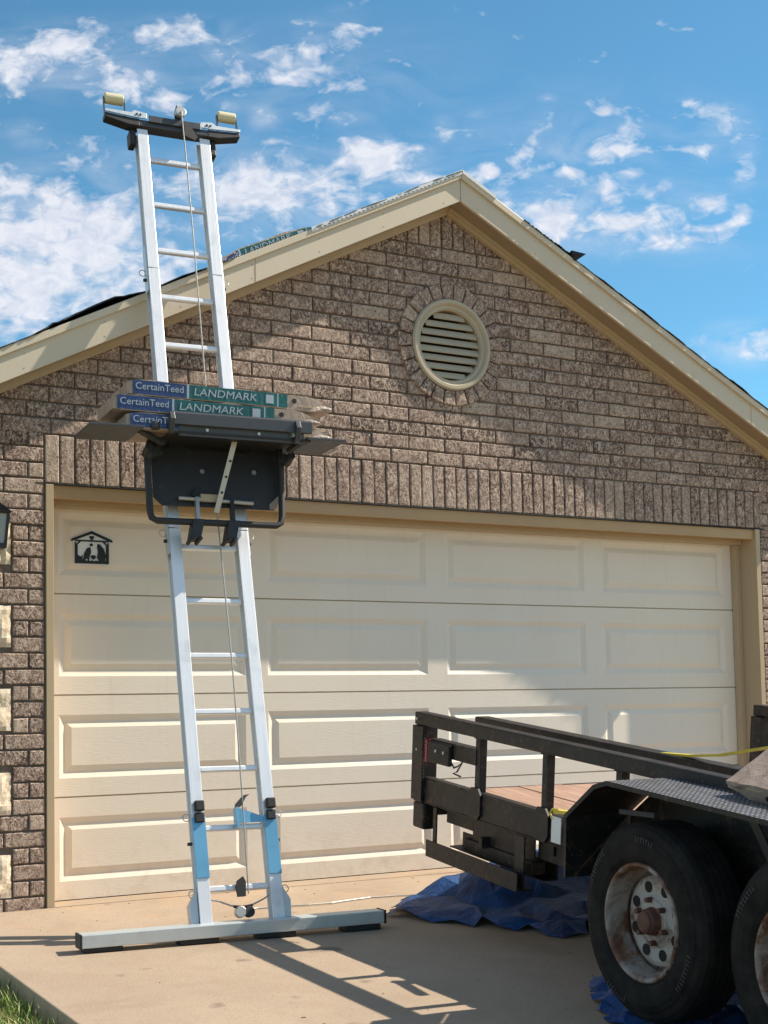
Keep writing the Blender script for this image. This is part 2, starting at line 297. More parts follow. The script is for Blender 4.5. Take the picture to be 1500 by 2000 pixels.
# ------------------------------------------------------------------ mesh helpers
class MB:
    def __init__(s): s.v = []; s.f = []
    def add(s, vs, fs):
        k = len(s.v); s.v += [tuple(p) for p in vs]; s.f += [tuple(i+k for i in f) for f in fs]; return s
    def box(s, x0, x1, y0, y1, z0, z1):
        return s.add([(x, y, z) for z in (z0, z1) for y in (y0, y1) for x in (x0, x1)],
                     [(0, 2, 3, 1), (4, 5, 7, 6), (0, 1, 5, 4), (2, 6, 7, 3), (0, 4, 6, 2), (1, 3, 7, 5)])
    def obox(s, c, ax, ay, az):
        c, ax, ay, az = map(Vector, (c, ax, ay, az))
        vs = [c+ax*x+ay*y+az*z for z in (-1, 1) for y in (-1, 1) for x in (-1, 1)]
        return s.add(vs, [(0, 2, 3, 1), (4, 5, 7, 6), (0, 1, 5, 4), (2, 6, 7, 3), (0, 4, 6, 2), (1, 3, 7, 5)])
    def bar(s, p0, p1, w, h, upv=(0, 0, 1)):
        p0, p1 = Vector(p0), Vector(p1); d = (p1-p0); l = d.length; d.normalize()
        sx = d.cross(Vector(upv)).normalized(); uz = sx.cross(d).normalized()
        return s.obox((p0+p1)/2, sx*w/2, d*l/2, uz*h/2)
    def cyl(s, p0, p1, r0, r1=None, seg=16, caps=True):
        r1 = r0 if r1 is None else r1; p0, p1 = Vector(p0), Vector(p1); d = (p1-p0).normalized()
        a = d.orthogonal().normalized(); b = d.cross(a); vs = []
        for p, r in ((p0, r0), (p1, r1)):
            vs += [p + a*r*math.cos(2*PI*i/seg) + b*r*math.sin(2*PI*i/seg) for i in range(seg)]
        fs = [(i, (i+1) % seg, seg+(i+1) % seg, seg+i) for i in range(seg)]
        if caps: fs += [tuple(range(seg-1, -1, -1)), tuple(range(seg, 2*seg))]
        return s.add(vs, fs)
    def tube(s, pts, r, seg=8):
        pts = [Vector(p) for p in pts]; n = len(pts); vs = []; a = None
        for i, p in enumerate(pts):
            d = (pts[min(i+1, n-1)] - pts[max(i-1, 0)]).normalized()
            a = d.orthogonal().normalized() if a is None else (a - d*a.dot(d)).normalized()
            b = d.cross(a); vs += [p + a*r*math.cos(2*PI*k/seg) + b*r*math.sin(2*PI*k/seg) for k in range(seg)]
        fs = [(i*seg+k, i*seg+(k+1) % seg, (i+1)*seg+(k+1) % seg, (i+1)*seg+k) for i in range(n-1) for k in range(seg)]
        fs += [tuple(range(seg-1, -1, -1)), tuple(range((n-1)*seg, n*seg))]
        return s.add(vs, fs)
    def prism(s, poly, y0, y1):      # poly in (x, z), extruded along y
        n = len(poly); vs = [(x, y0, z) for x, z in poly] + [(x, y1, z) for x, z in poly]
        return s.add(vs, [tuple(range(n)), tuple(range(2*n-1, n-1, -1))] + [(i, n+i, n+(i+1) % n, (i+1) % n) for i in range(n)])
    def prismx(s, poly, x0, x1):     # poly in (y, z), extruded along x
        n = len(poly); vs = [(x0, y, z) for y, z in poly] + [(x1, y, z) for y, z in poly]
        return s.add(vs, [tuple(range(n-1, -1, -1)), tuple(range(n, 2*n))] + [(i, (i+1) % n, n+(i+1) % n, n+i) for i in range(n)])
    def lathe(s, prof, c, axis='x', seg=48):    # prof: (offset along axis, radius)
        n = len(prof); vs = []
        for k in range(seg):
            t = 2*PI*k/seg
            for a, r in prof:
                p = (a, r*math.cos(t), r*math.sin(t)) if axis == 'x' else ((r*math.cos(t), a, r*math.sin(t)) if axis == 'y' else (r*math.cos(t), r*math.sin(t), a))
                vs.append((p[0]+c[0], p[1]+c[1], p[2]+c[2]))
        return s.add(vs, [(k*n+i, k*n+i+1, ((k+1) % seg)*n+i+1, ((k+1) % seg)*n+i) for k in range(seg) for i in range(n-1)])
    def mesh(s, name, mat, smooth=False):
        me = bpy.data.meshes.new(name); me.from_pydata(s.v, [], s.f); me.validate()
        bm = bmesh.new(); bm.from_mesh(me); bmesh.ops.recalc_face_normals(bm, faces=bm.faces); bm.to_mesh(me); bm.free()
        me.materials.append(mat)
        if smooth:
            for p in me.polygons: p.use_smooth = True
        return me
    def build(s, name, mat, parent=None, bevel=0, smooth=False, loc=None, label=None, stuff=False, angle=None):
        o = bpy.data.objects.new(name, s.mesh(name, mat, smooth)); COL.objects.link(o)
        if parent is not None: o.parent = parent
        if loc is not None: o.location = loc
        if bevel:
            m = o.modifiers.new("bevel", 'BEVEL'); m.width = bevel; m.segments = 2; m.limit_method = 'ANGLE'; m.angle_limit = math.radians(40)
        if label: o['label'] = label
        if stuff: o['kind'] = 'stuff'
        return o
def thing(name, label, cat, loc=(0, 0, 0), rot=None, group=None, mat4=None):
    o = bpy.data.objects.new(name, None); COL.objects.link(o); o.empty_display_size = .1
    if mat4 is not None: o.matrix_world = mat4
    else:
        o.location = loc
        if rot: o.rotation_euler = rot
    o['label'] = label; o['category'] = cat
    if group: o['group'] = group
    return o
def text(name, body, size, mat, parent, origin, xdir, ydir, sx=1.0, off=.0008, align='LEFT', shear=0.0):
    cu = bpy.data.curves.new(name, 'FONT'); cu.body = body; cu.size = size; cu.extrude = .0006; cu.align_x = align; cu.align_y = 'CENTER'; cu.shear = shear
    cu.resolution_u = 3
    t = bpy.data.objects.new(name, cu); COL.objects.link(t); bpy.context.view_layer.update()
    me = bpy.data.meshes.new_from_object(t.evaluated_get(bpy.context.evaluated_depsgraph_get()))
    bpy.data.objects.remove(t, do_unlink=True); bpy.data.curves.remove(cu)
    X, Y = Vector(xdir).normalized(), Vector(ydir).normalized(); Z = X.cross(Y)
    Mx = Matrix((X*sx, Y, Z)).transposed().to_4x4(); Mx.translation = Vector(origin) + Z*off
    me.transform(Mx); me.materials.clear(); me.materials.append(mat); me.name = name
    o = bpy.data.objects.new(name, me); COL.objects.link(o); o.parent = parent
    return o

# ------------------------------------------------------------------ ground
SLOPE = .055
def gz(y): return SLOPE*y if y < 0 else 0.0
def ground(name, x0, x1, ys, drop, mat, step=None):
    mb = MB(); vs = []; fs = []
    for y in ys: vs += [(x0, y, (gz(max(y, -14)))-drop), (x1, y, gz(max(y, -14))-drop)]
    for i in range(len(ys)-1): fs.append((2*i, 2*i+1, 2*i+3, 2*i+2))
    return mb, vs, fs
mb, vs, fs = ground('lawn_ground', -400, 400, [-400, -14, 0, 400], .085, None); mb.add(vs, fs)
o = mb.build('lawn_ground', MAT['soil']); o['kind'] = 'structure'
def slab(name, x0, x1, y0, y1):
    mb = MB(); vs = []
    for (x, y) in ((x0, y0), (x1, y0), (x1, y1), (x0, y1)): vs.append((x, y, gz(y)))
    for (x, y) in ((x0, y0), (x1, y0), (x1, y1), (x0, y1)): vs.append((x, y, gz(y)-.16))
    mb.add(vs, [(0, 1, 2, 3), (7, 6, 5, 4), (0, 4, 5, 1), (1, 5, 6, 2), (2, 6, 7, 3), (3, 7, 4, 0)])
    o = mb.build(name, MAT['concrete'], bevel=.006); o['kind'] = 'structure'; return o
slab('driveway', -.60, 5.6, -3.9, -.012)
slab('driveway', -.60, 5.6, -7.8, -3.912)
slab('driveway', -.60, 5.6, -14, -7.812)
mb = MB().box(-.041, 4.956, -.006, .6, -.16, .0); o = mb.build('garage_threshold', MAT['concrete']); o['kind'] = 'structure'
mb = MB()
rg = random.Random(3)
for i in range(26000):
    x = -.605 - (rg.random()**1.3)*1.9; y = -1.0 - rg.random()*5.0
    if abs(x+.6) < .05 and rg.random() < .3: continue
    z = gz(y)-.09; h = rg.uniform(.03, .085); a = rg.random()*2*PI; w = rg.uniform(.0015, .0035)
    lx, ly = math.cos(a)*w, math.sin(a)*w; bx, by = rg.gauss(0, .034), rg.gauss(0, .034)
    mb.add([(x-lx, y-ly, z), (x+lx, y+ly, z), (x+bx*.45+lx*.7, y+by*.45+ly*.7, z+h*.6), (x+bx*.45-lx*.7, y+by*.45-ly*.7, z+h*.6), (x+bx, y+by, z+h)], [(0, 1, 2, 3), (3, 2, 4)])
o = mb.build('grass', MAT['grass']); o['label'] = 'short green and straw coloured grass beside the driveway edge'; o['category'] = 'grass'; o['kind'] = 'stuff'
mb = MB()
for i in range(90):
    x = rg.uniform(-.3, 4.5); y = -rg.random()**2*3.0 - .02
    r = rg.uniform(.0015, .0042); z = gz(y)
    mb.obox((x, y, z+r*.3), (r*rg.uniform(.6, 2.2), r*rg.uniform(-1, 1), 0), (r*rg.uniform(-.5, .5), r*.7, 0), (0, 0, r*.4))
o = mb.build('grit', MAT['soil']); o['label'] = 'scattered grit and leaf crumbs on the concrete'; o['category'] = 'debris'; o['kind'] = 'stuff'

# ------------------------------------------------------------------ the house
house = thing('brick_house', 'brown brick house gable with cream rake boards above a double garage door', 'house', (2.45, 0, 0))
HP = Vector((2.45, 0, 0))
def hb(mb):                      # house meshes are written in world coordinates
    mb.v = [(x-HP.x, y-HP.y, z-HP.z) for x, y, z in mb.v]; return mb
AX = 2.44; ZF = 3.985            # apex x, height of rake underside at the apex
XL, XR = -.45, 5.33
OPL, OPR, OPT = -.041, 4.956, 2.151
# mortar backing
mb = MB()
MY = .0115
def rk(x, z0=ZF): return z0 - .5*abs(x-AX)
from mathutils.geometry import tessellate_polygon
VC = (2.455, 3.150)              # centre of the round vent
outl = [Vector(p) for p in [(XL, MY, -.2), (OPL, MY, -.2), (OPL, MY, OPT), (OPR, MY, OPT), (OPR, MY, -.2), (XR, MY, -.2), (XR, MY, rk(XR)+.1), (AX, MY, ZF+.1), (XL, MY, rk(XL)+.1)]]
hole = [Vector((VC[0]+.245*math.cos(2*PI*i/40), MY, VC[1]+.245*math.sin(2*PI*i/40))) for i in range(40)]
tris = tessellate_polygon([[Vector((p.x, p.z, 0)) for p in outl], [Vector((p.x, p.z, 0)) for p in hole]])
mb.add([tuple(p) for p in outl+hole], [tuple(t) for t in tris])
mb.add([(OPL, MY, 0), (OPL, .25, 0), (OPL, .25, OPT), (OPL, MY, OPT)], [(0, 1, 2, 3)])
mb.add([(OPR, MY, 0), (OPR, .25, 0), (OPR, .25, OPT), (OPR, MY, OPT)], [(0, 1, 2, 3)])
mb.add([(OPL, MY, OPT), (OPR, MY, OPT), (OPR, .25, OPT), (OPL, .25, OPT)], [(0, 1, 2, 3)])
# side and rear walls
mb.add([(XL, MY, -.2), (XL, 9, -.2), (XL, 9, 2.5), (XL, MY, 2.5)], [(0, 1, 2, 3)])
mb.add([(XR, MY, -.2), (XR, 9, -.2), (XR, 9, 2.5), (XR, MY, 2.5)], [(0, 1, 2, 3)])
mb.add([(XL, 9, -.2), (XR, 9, -.2), (XR, 9, 2.5), (AX, 9, 3.95), (XL, 9, 2.5)], [(0, 1, 2, 3, 4)])
hb(mb).build('wall', MAT['mortar'], house)

# bricks ----------------------------------------------------------
CH = .0813; BL = .254; J = .0095
VC = (2.455, 3.150)              # centre of the round vent
def clip(poly, a, b, c):         # keep a*x + b*z <= c
    out = []
    for i in range(len(poly)):
        p, q = poly[i], poly[(i+1) % len(poly)]; dp, dq = a*p[0]+b*p[1]-c, a*q[0]+b*q[1]-c
        if dp <= 0: out.append(p)
        if dp*dq < 0: t = dp/(dp-dq); out.append((p[0]+(q[0]-p[0])*t, p[1]+(q[1]-p[1])*t))
    return out
def area(p): return abs(sum(p[i][0]*p[(i+1) % len(p)][1]-p[(i+1) % len(p)][0]*p[i][1] for i in range(len(p))))/2
def brick_mb(poly, depth=.03, ch=.005, rr=None, mb=None, oy=0.0):
    rr = rr or random; pts = []
    n = len(poly)
    for i in range(n):
        p, q = Vector(poly[i]), Vector(poly[(i+1) % n]); L = (q-p).length; k = max(1, min(5, int(L/.05)))
        for j in range(k):
            t = (j/k); r = p+(q-p)*t; pts.append(r)
    c = sum(pts, Vector((0, 0)))/len(pts); fr = []; ou = []
    for p in pts:
        d = (p-c).normalized(); jt = rr.uniform(-.0015, .0018); ou.append(p+d*jt); fr.append(p-Vector((math.copysign(ch, d.x) if abs(p.x-c.x) > .2*abs(d.x)*.01 else 0, math.copysign(ch, d.y)))+Vector((rr.uniform(-.001, .001), rr.uniform(-.001, .001))))
    m = len(pts); mb = mb or MB()
    vs = [(p.x, oy+rr.uniform(-.0012, .0012), p.y) for p in fr] + [(p.x, oy+.005, p.y) for p in ou] + [(p.x, oy+depth, p.y) for p in ou]
    vs.append((c.x, oy-.001, c.y)); k = len(vs)-1
    fs = [(i, (i+1) % m, k) for i in range(m)] + [(i, m+i, m+(i+1) % m, (i+1) % m) for i in range(m)] + [(m+i, 2*m+i, 2*m+(i+1) % m, m+(i+1) % m) for i in range(m)]
    return mb.add(vs, fs)
rb = random.Random(11)
entries = []                      # (centre, polygon relative to the centre, proud offset, kind)
def put(poly, proud=0.0, kind=None, full=False):
    for s_ in (1, -1): poly = clip(poly, .5*s_, 1.0, ZF-.005+.5*s_*AX+.05) if poly else poly
    if len(poly) < 3 or area(poly) < .0012: return
    cx = sum(p[0] for p in poly)/len(poly); cz = sum(p[1] for p in poly)/len(poly)
    entries.append([(cx, cz), [(p[0]-cx, p[1]-cz) for p in poly], proud])
def rect(x0, x1, z0, z1): return [(x0, z0), (x1, z0), (x1, z1), (x0, z1)]
def course(x0, x1, z, h, off):
    xs = x0 - ((off) % BL); x = xs
    while x < x1:
        a, b = max(x, x0), min(x+BL, x1)
        if b-a > .03:
            p = rect(a+J/2, b-J/2, z+J/2, z+h-J/2)
            cx, cz = (a+b)/2, z+h/2; dx, dz = cx-VC[0], cz-VC[1]; d = math.hypot(dx, dz)
            if d < .56:
                ux, uz = dx/max(d, 1e-4), dz/max(d, 1e-4)
                p = clip(p, -ux, -uz, -(ux*VC[0]+uz*VC[1]+.325))
            if p and len(p) > 2: put(p)
        x += BL
# quoin column left and right of the opening
stones = [(.064, .275), (.472, .682), (.890, 1.100), (1.308, 1.518), (1.726, 1.936)]
def quoins(side):
    e = OPL-.006 if side < 0 else OPR+.006           # inner edge
    w = XL if side < 0 else XR
    sg = -1 if side < 0 else 1
    s_in = e+sg*.168
    k = 0; z = -.02
    while z < 2.395:
        h = CH
        st = [s for s in stones if not (z+h-.012 <= s[0] or z+.012 >= s[1])]
        def seg(a, b):
            a, b = min(a, b), max(a, b)
            if b-a > .03: put(rect(a+J/2, b-J/2, z+J/2, z+h-J/2))
        if st:
            if k % 2: seg(e, e+sg*.082); seg(e+sg*.082, s_in)
            else: seg(e, s_in)
        else:
            if k % 2: seg(e, e+sg*.085); seg(e+sg*.085, e+sg*.339); seg(e+sg*.339, w)
            else: seg(e, e+sg*.21); seg(e+sg*.21, w)
        z += h; k += 1
quoins(-1); quoins(1)
ZS0, ZS1 = OPT+.004, OPT+.004+.252          # soldier course over the door
x = OPL-.006; i = 0
while x < OPR-.02: put(rect(x+.0045, x+.0813-.0045, ZS0, ZS1-.004)); x += .0813
z = ZS1; k = 0
ZAP = 3.745
while z < ZAP-.02:
    course(XL, XR, z, (ZAP-ZS1)/round((ZAP-ZS1)/CH), (k % 2)*BL/2 + rb.uniform(-.01, .01)+.07); z += (ZAP-ZS1)/round((ZAP-ZS1)/CH); k += 1
x = AX-.6
while x < AX+.6: put(rect(x+.0045, x+.0813-.0045, ZAP+.004, ZAP+.26)); x += .0813
# bricks left of soldier course ends, fill up to soldier top
# ring round the vent
nr = 25; ri, ro = .282, .372
for i in range(nr):
    a0, a1 = 2*PI*i/nr+.016, 2*PI*(i+1)/nr-.016
    am = (a0+a1)/2
    entries.append([(VC[0]+(ri+ro)/2*math.cos(am), VC[1]+(ri+ro)/2*math.sin(am)),
        [(VC[0]+r*math.cos(a)-(VC[0]+(ri+ro)/2*math.cos(am)), VC[1]+r*math.sin(a)-(VC[1]+(ri+ro)/2*math.sin(am))) for r, a in ((ri, a0), (ro, a0-.004), (ro, a1+.004), (ri, a1))][::-1], .016])
CP = Vector((-2.235, -7.152, .958))
def shown(e):
    p = Vector((e[0][0], 0, e[0][1])); d = p-CP; z_ = d.dot(fw); u = 750+2800*d.dot(rt)/z_; v = 1193-2800*d.dot(up)/z_
    if not (-20 < u < 1520 and -20 < v < 2020): return 0
    if p.z > rk(p.x, ZF)-.01: return 0
    return area(e[1])/(z_*z_)
entries.sort(key=shown, reverse=True)
cache = {}
stuff = MB()
for i, (c, poly, proud) in enumerate(entries):
    oy = -proud + rb.uniform(-.0025, .0025)
    if i < 298:
        key = tuple((round(a, 3), round(b, 3)) for a, b in poly); var = rb.randrange(4)
        if (key, var) not in cache: cache[(key, var)] = brick_mb(poly, rr=rb).mesh('brick', MAT['brick'])
        o = bpy.data.objects.new('brick', cache[(key, var)]); COL.objects.link(o); o.parent = house
        o.location = (c[0]-HP.x, oy, c[1])
    else:
        brick_mb([(a+c[0]-HP.x, b+c[1]) for a, b in poly], rr=rb, mb=stuff, oy=oy)
stuff.build('smaller_bricks', MAT['brick'], house, stuff=True)
# limestone blocks
def rock(x0, x1, z0, z1, seed):
    nx, nz = 9, 9; vs = []; mb = MB(); rr = random.Random(seed)
    for j in range(nz+1):
        for i in range(nx+1):
            a, b = i/nx, j/nz; x = x0+(x1-x0)*a; z = z0+(z1-z0)*b
            e = min(a, 1-a, b, 1-b)*5; e = min(1, e)
            y = .004 - .030*(e**.7)*(.55+.9*noise.noise(Vector((x*11, z*11, seed*3.1)))) + rr.uniform(-.004, .004)
            vs.append((x, y, z))
    for j in range(nz):
        for i in range(nx): k = j*(nx+1)+i; mb.f.append((k, k+1, k+nx+2, k+nx+1))
    n = len(vs); bd = [i for i in range(nx+1)] + [(j+1)*(nx+1)-1 for j in range(1, nz+1)] + [nz*(nx+1)+i for i in range(nx-1, -1, -1)] + [j*(nx+1) for j in range(nz-1, 0, -1)]
    bk = [(vs[i][0], .03, vs[i][2]) for i in bd]; vs += bk; m = len(bd)
    for i in range(m): mb.f.append((bd[i], n+i, n+(i+1) % m, bd[(i+1) % m]))
    mb.v = vs; return mb
for i, (a, b) in enumerate(stones):
    hb(rock(XL+.008, OPL-.006-.168-.006, a, b, i+1)).build('limestone_block', MAT['stone'], house)
    hb(rock(OPR+.006+.168+.006, XR-.008, a, b, i+11)).build('limestone_block', MAT['stone'], house)
hb(MB().box(XL-.01, OPL-.003, -.014, .02, -.17, -.018)).build('foundation', MAT['concrete'], house, bevel=.004)
hb(MB().box(OPR+.003, XR+.01, -.014, .02, -.17, -.018)).build('foundation', MAT['concrete'], house, bevel=.004)
hb(MB().box(OPL-.05, OPR+.05, -.001, .1, OPT-.004, OPT+.003)).build('lintel_angle', MAT['felt'], house)

# roof, fascia, soffit, frieze --------------------------------------
YO = -.17                          # front of the fascia
EX0, EX1 = AX-3.0, AX+3.0          # eaves
def rake_piece(side, z0, z1, y0, y1, xe=None, xa=None):      # between z0 and z1 above the rake underside line
    xe = (EX0 if side < 0 else EX1) if xe is None else xe; xa = AX if xa is None else xa
    mb = MB(); mb.prism([(xa, rk(xa)+z0), (xe, rk(xe)+z0), (xe, rk(xe)+z1), (xa, rk(xa)+z1)], y0, y1); return mb
for s_ in (-1, 1):
    g = .0015*s_
    hb(rake_piece(s_, 0, .162, YO, YO+.02, xa=AX+g)).build('rake_board', MAT['fascia'], house, bevel=.003)
    mb = MB()
    for k in range(7):
        x = AX + s_*(.12+.42*k)
        for q in (.03, .105): mb.cyl((x, YO+.001, rk(x)+q), (x, YO-.0012, rk(x)+q), .0035, seg=8)
    hb(mb).build('nail_heads', MAT['head'], house, stuff=True)
    x = AX+s_*(1.36 if s_ < 0 else 2.31); hb(MB().bar((x, YO-.0006, rk(x)+.002), (x+s_*.0, YO-.0006, rk(x)+.132), .003, .002, (0, 1, 0))).build('board_joint', MAT['head'], house)
    hb(rake_piece(s_, .134, .176, YO-.018, YO-.0005, xa=AX+g)).build('shingle_mould', MAT['fascia'], house, bevel=.003)
    hb(rake_piece(s_, .012, .024, YO+.021, .012, xa=AX+g)).build('soffit', MAT['soffit'], house)
    hb(rake_piece(s_, -.035, .011, -.028, .012, xa=AX+g)).build('frieze_board', MAT['trim'], house, bevel=.002)
    hb(rake_piece(s_, -.012, .0105, -.046, -.0285, xa=AX+g)).build('frieze_mould', MAT['trim'], house, bevel=.002)
    # boxed return at the eave
    xe = EX0 if s_ < 0 else EX1; xi = xe - s_*.13
    mb = MB().prism([(xi, rk(xi)-.19), (xe, rk(xi)-.19), (xe, rk(xe)-.002), (xi, rk(xi)-.002)], YO+.003, .012)
    hb(mb).build('eave_return', MAT['fascia'], house, bevel=.003)
    # eave fascia and soffit along the side
    mb = MB().box(min(xe, xe-s_*.02), max(xe, xe-s_*.02), YO+.02, 9.1, rk(xe)-.02, rk(xe)+.15)
    hb(mb).build('eave_fascia', MAT['fascia'], house)
    # roof deck and shingles
    xo = xe + s_*.03
    mb = MB(); mb.prism([(AX, rk(AX)+.163), (xo, rk(xo)+.163), (xo, rk(xo)+.178), (AX, rk(AX)+.178)], YO-.012, 9.2)
    hb(mb).build('roof', MAT['shingle'], house)
# white perforated metal edge near the ridge
def edge_strip(x0, x1, zoff, h, name, mat, yo=.0):
    return hb(MB().prism([(x0, rk(x0)+zoff), (x1, rk(x1)+zoff), (x1, rk(x1)+zoff+h), (x0, rk(x0)+zoff+h)], YO-.024-yo, YO-.0185)).build(name, mat, house)
edge_strip(1.42, AX-.002, .158, .028, 'drip_edge', MAT['drip']); edge_strip(AX+.002, AX+.24, .165, .022, 'drip_edge', MAT['drip'], .001)
mb = MB()
x = 1.47
while x < AX-.05:
    mb.box(x, x+.014, YO-.0265, YO-.0235, rk(x)+.167, rk(x)+.170); x += .028
hb(mb).build('drip_edge_slots', MAT['felt'], house, stuff=True)
# loose black felt along the rakes: a ribbon with its own lifts and flaps
def felt(side, x0, x1, n, lift, seed):
    rr = random.Random(seed); mb = MB(); rows = []
    for i in range(n+1):
        x = x0+(x1-x0)*i/n; z = rk(x)+.178; l = lift(i/n)
        yo = YO-.020-.012*rr.random()
        rows.append([(x, yo, z-.004+l*.9), (x, yo+.02, z+l), (x, YO+.10, z+.004+l*.75), (x, .5, z+.004+l*.15)])
    vs = [p for r in rows for p in r] + [(p[0], p[1], p[2]-.004) for r in rows for p in r]; q = 4; off = (n+1)*q
    for i in range(n):
        for j in range(q-1):
            a = i*q+j; mb.f.append((a, a+1, a+q+1, a+q)); mb.f.append((off+a, off+a+q, off+a+q+1, off+a+1))
        mb.f.append((i*q, i*q+q, off+i*q+q, off+i*q))
    mb.v = vs; return hb(mb).build('roofing_felt', MAT['felt'], house)
def bumpf(*bs): return lambda t: .004+sum(h*max(0, 1-abs((t-c)/w))**.8 for c, w, h in bs)
felt(-1, EX0, .95, 60, bumpf((.42, .16, .028), (.55, .12, .03), (.33, .015, .012), (.8, .12, .012)), 1)
felt(-1, 1.45, AX, 40, bumpf((.3, .3, .008), (.75, .25, .010)), 2)
felt(1, AX+.45, 3.25, 40, bumpf((.75, .3, .008), (.97, .08, .020)), 3)
felt(1, 3.28, EX1, 60, bumpf((.10, .1, .003), (.22, .08, .010), (.34, .05, .005), (.62, .06, .010), (.74, .05, .008)), 4)
hb(MB().add([(3.24, YO-.03, rk(3.24)+.21), (3.34, YO-.05, rk(3.34)+.245), (3.27, YO-.03, rk(3.27)+.16), (3.24, YO+.03, rk(3.24)+.18)], [(0, 1, 2), (0, 1, 3), (1, 2, 3), (0, 2, 3)])).build('felt_flap', MAT['felt'], house)

# round louvred vent ------------------------------------------------
vx, vz = VC
mb = MB().lathe([(.012, .279), (-.020, .279), (-.030, .270), (-.030, .252), (-.018, .243), (-.010, .240), (-.010, .222), (.004, .214), (.09, .214)], (vx, 0, vz), 'y', 64)
fr = hb(mb).build('vent_frame', MAT['vent'], house, smooth=False)
hb(MB().cyl((vx, .088, vz), (vx, .093, vz), .23, seg=48)).build('vent_back', MAT['void'], house)
for i in range(8):
    z = vz-.205+.0515*(i+.5)+.0; hw = math.sqrt(max(0, .212**2-(z-vz)**2))
    if hw < .04: continue
    mb = MB().add([(vx-hw, .001, z-.021), (vx+hw, .001, z-.021), (vx+hw, .024, z+.017), (vx-hw, .024, z+.017), (vx-hw, .008, z-.025), (vx+hw, .008, z-.025), (vx+hw, .032, z+.013), (vx-hw, .032, z+.013)],
                  [(0, 1, 2, 3), (7, 6, 5, 4), (0, 4, 5, 1), (3, 2, 6, 7), (0, 3, 7, 4), (1, 5, 6, 2)])
    hb(mb).build('louvre', MAT['vent'], house)

# garage door -------------------------------------------------------
DYF = .20; SH = .5334
def tw(parent_name): pass
hb(MB().box(OPL, OPL+.040, -.004, .22, -.002, OPT-.005)).build('door_jamb', MAT['trim'], house, bevel=.002)
hb(MB().box(OPR-.040, OPR, -.004, .22, -.002, OPT-.005)).build('door_jamb', MAT['trim'], house, bevel=.002)
hb(MB().box(OPL+.0405, OPR-.0405, .016, .040, 2.078, OPT-.005)).build('door_head', MAT['head'], house, bevel=.002)
hb(MB().box(OPL+.0405, OPR-.0405, .0405, .22, 2.104, OPT-.005)).build('door_head', MAT['head'], house)
hb(MB().box(OPL+.0405, OPR-.0405, .130, .196, 2.052, 2.1035)).build('door_stop', MAT['trim'], house, bevel=.002)
hb(MB().box(OPL+.0405, OPL+.072, .155, .196, .0, 1.95)).build('door_stop', MAT['trim'], house, bevel=.002)
hb(MB().box(OPR-.084, OPR-.0405, .150, .196, .0, 2.0515)).build('door_stop', MAT['trim'], house, bevel=.002)
hb(MB().box(.002, .022, .150, .1545, 1.44, 1.78)).build('weather_strip', MAT['fascia'], house)
door = thing('garage_door', 'cream four section garage door with sixteen raised panels', 'garage door', (2.44, .2, 0))
DP = Vector((2.44, .2, 0))
def dbm(mb): mb.v = [(x-DP.x, y-DP.y, z-DP.z) for x, y, z in mb.v]; return mb
pw = (4.88-2*.089-3*.141)/4
for r in range(4):
    z0 = r*SH+.002; z1 = (r+1)*SH-.0015; a, b = z0+.098, z0+.428
    mb = MB(); D0, D1 = DYF, DYF+.04
    mb.box(0, 4.88, D0, D1, z0+.003, a); mb.box(0, 4.88, D0, D1, b, z1-.001)
    xs = [0]
    for c in range(4): x0 = .089+c*(pw+.141); xs += [x0, x0+pw]
    xs.append(4.88)
    for c in range(5): mb.box(xs[2*c], xs[2*c+1], D0+.0001, D1, a, b)
    sec = dbm(mb).build('door_section', MAT['door'], door)
    hbm = MB().box(0, 4.88, D0+.008, D1-.01, z1-.002, z1+.006); dbm(hbm).build('section_joint', MAT['felt'] if False else MAT['trim'], sec)
    for c in range(4):
        x0, x1 = xs[2*c+1], xs[2*c+2]; rings = [(0, D0+.001), (.030, D0+.014), (.036, D0+.014), (.066, D0+.002)]
        mb = MB()
        for ins, y in rings: mb.v += [(x0+ins, y, a+ins), (x1-ins, y, a+ins), (x1-ins, y, b-ins), (x0+ins, y, b-ins)]
        for k in range(3):
            for j in range(4): mb.f.append((4*k+j, 4*k+(j+1) % 4, 4*k+4+(j+1) % 4, 4*k+4+j))
        mb.f.append((12, 13, 14, 15))
        dbm(mb).build('raised_panel', MAT['door'], sec, bevel=.004)
dbm(MB().box(.0, 4.88, .203, .235, -.001, .0035)).build('bottom_seal', MAT['foot'], door)

# dog plaque --------------------------------------------------------
pl = thing('door_plaque', 'small black and white dog in a kennel plaque on the garage door', 'plaque', (.268, .199, 1.765))
def polyplate(name, pts, y0, y1, mat, parent): return MB().prism(pts, y0, y1).build(name, mat, parent)
polyplate('backing', [(-.098, -.008), (.098, -.008), (.098, .112), (.115, .118), (.122, .130), (0, .182), (-.122, .130), (-.115, .118), (-.098, .112)], -.003, 0, MAT['white'], pl)
for sx in (-1, 1):
    polyplate('kennel_roof', [(sx*.118, .120), (sx*.110, .132), (0, .176), (0, .160), (sx*.108, .118)], -.007, -.0035, MAT['blackpaint'], pl)
    polyplate('kennel_post', [(sx*.094, .0), (sx*.078, .0), (sx*.078, .098), (sx*.094, .118)], -.007, -.0035, MAT['blackpaint'], pl)
    polyplate('kennel_brace', [(sx*.080, .098), (sx*.055, .122), (sx*.066, .122), (sx*.080, .110)], -.0072, -.0037, MAT['blackpaint'], pl)
polyplate('kennel_beam', [(-.092, .118), (.092, .118), (.092, .126), (-.092, .126)], -.0075, -.004, MAT['blackpaint'], pl)
polyplate('heart', [(0, .124), (.013, .140), (.012, .148), (.005, .150), (0, .146), (-.005, .150), (-.012, .148), (-.013, .140)], -.007, -.0035, MAT['blackpaint'], pl)
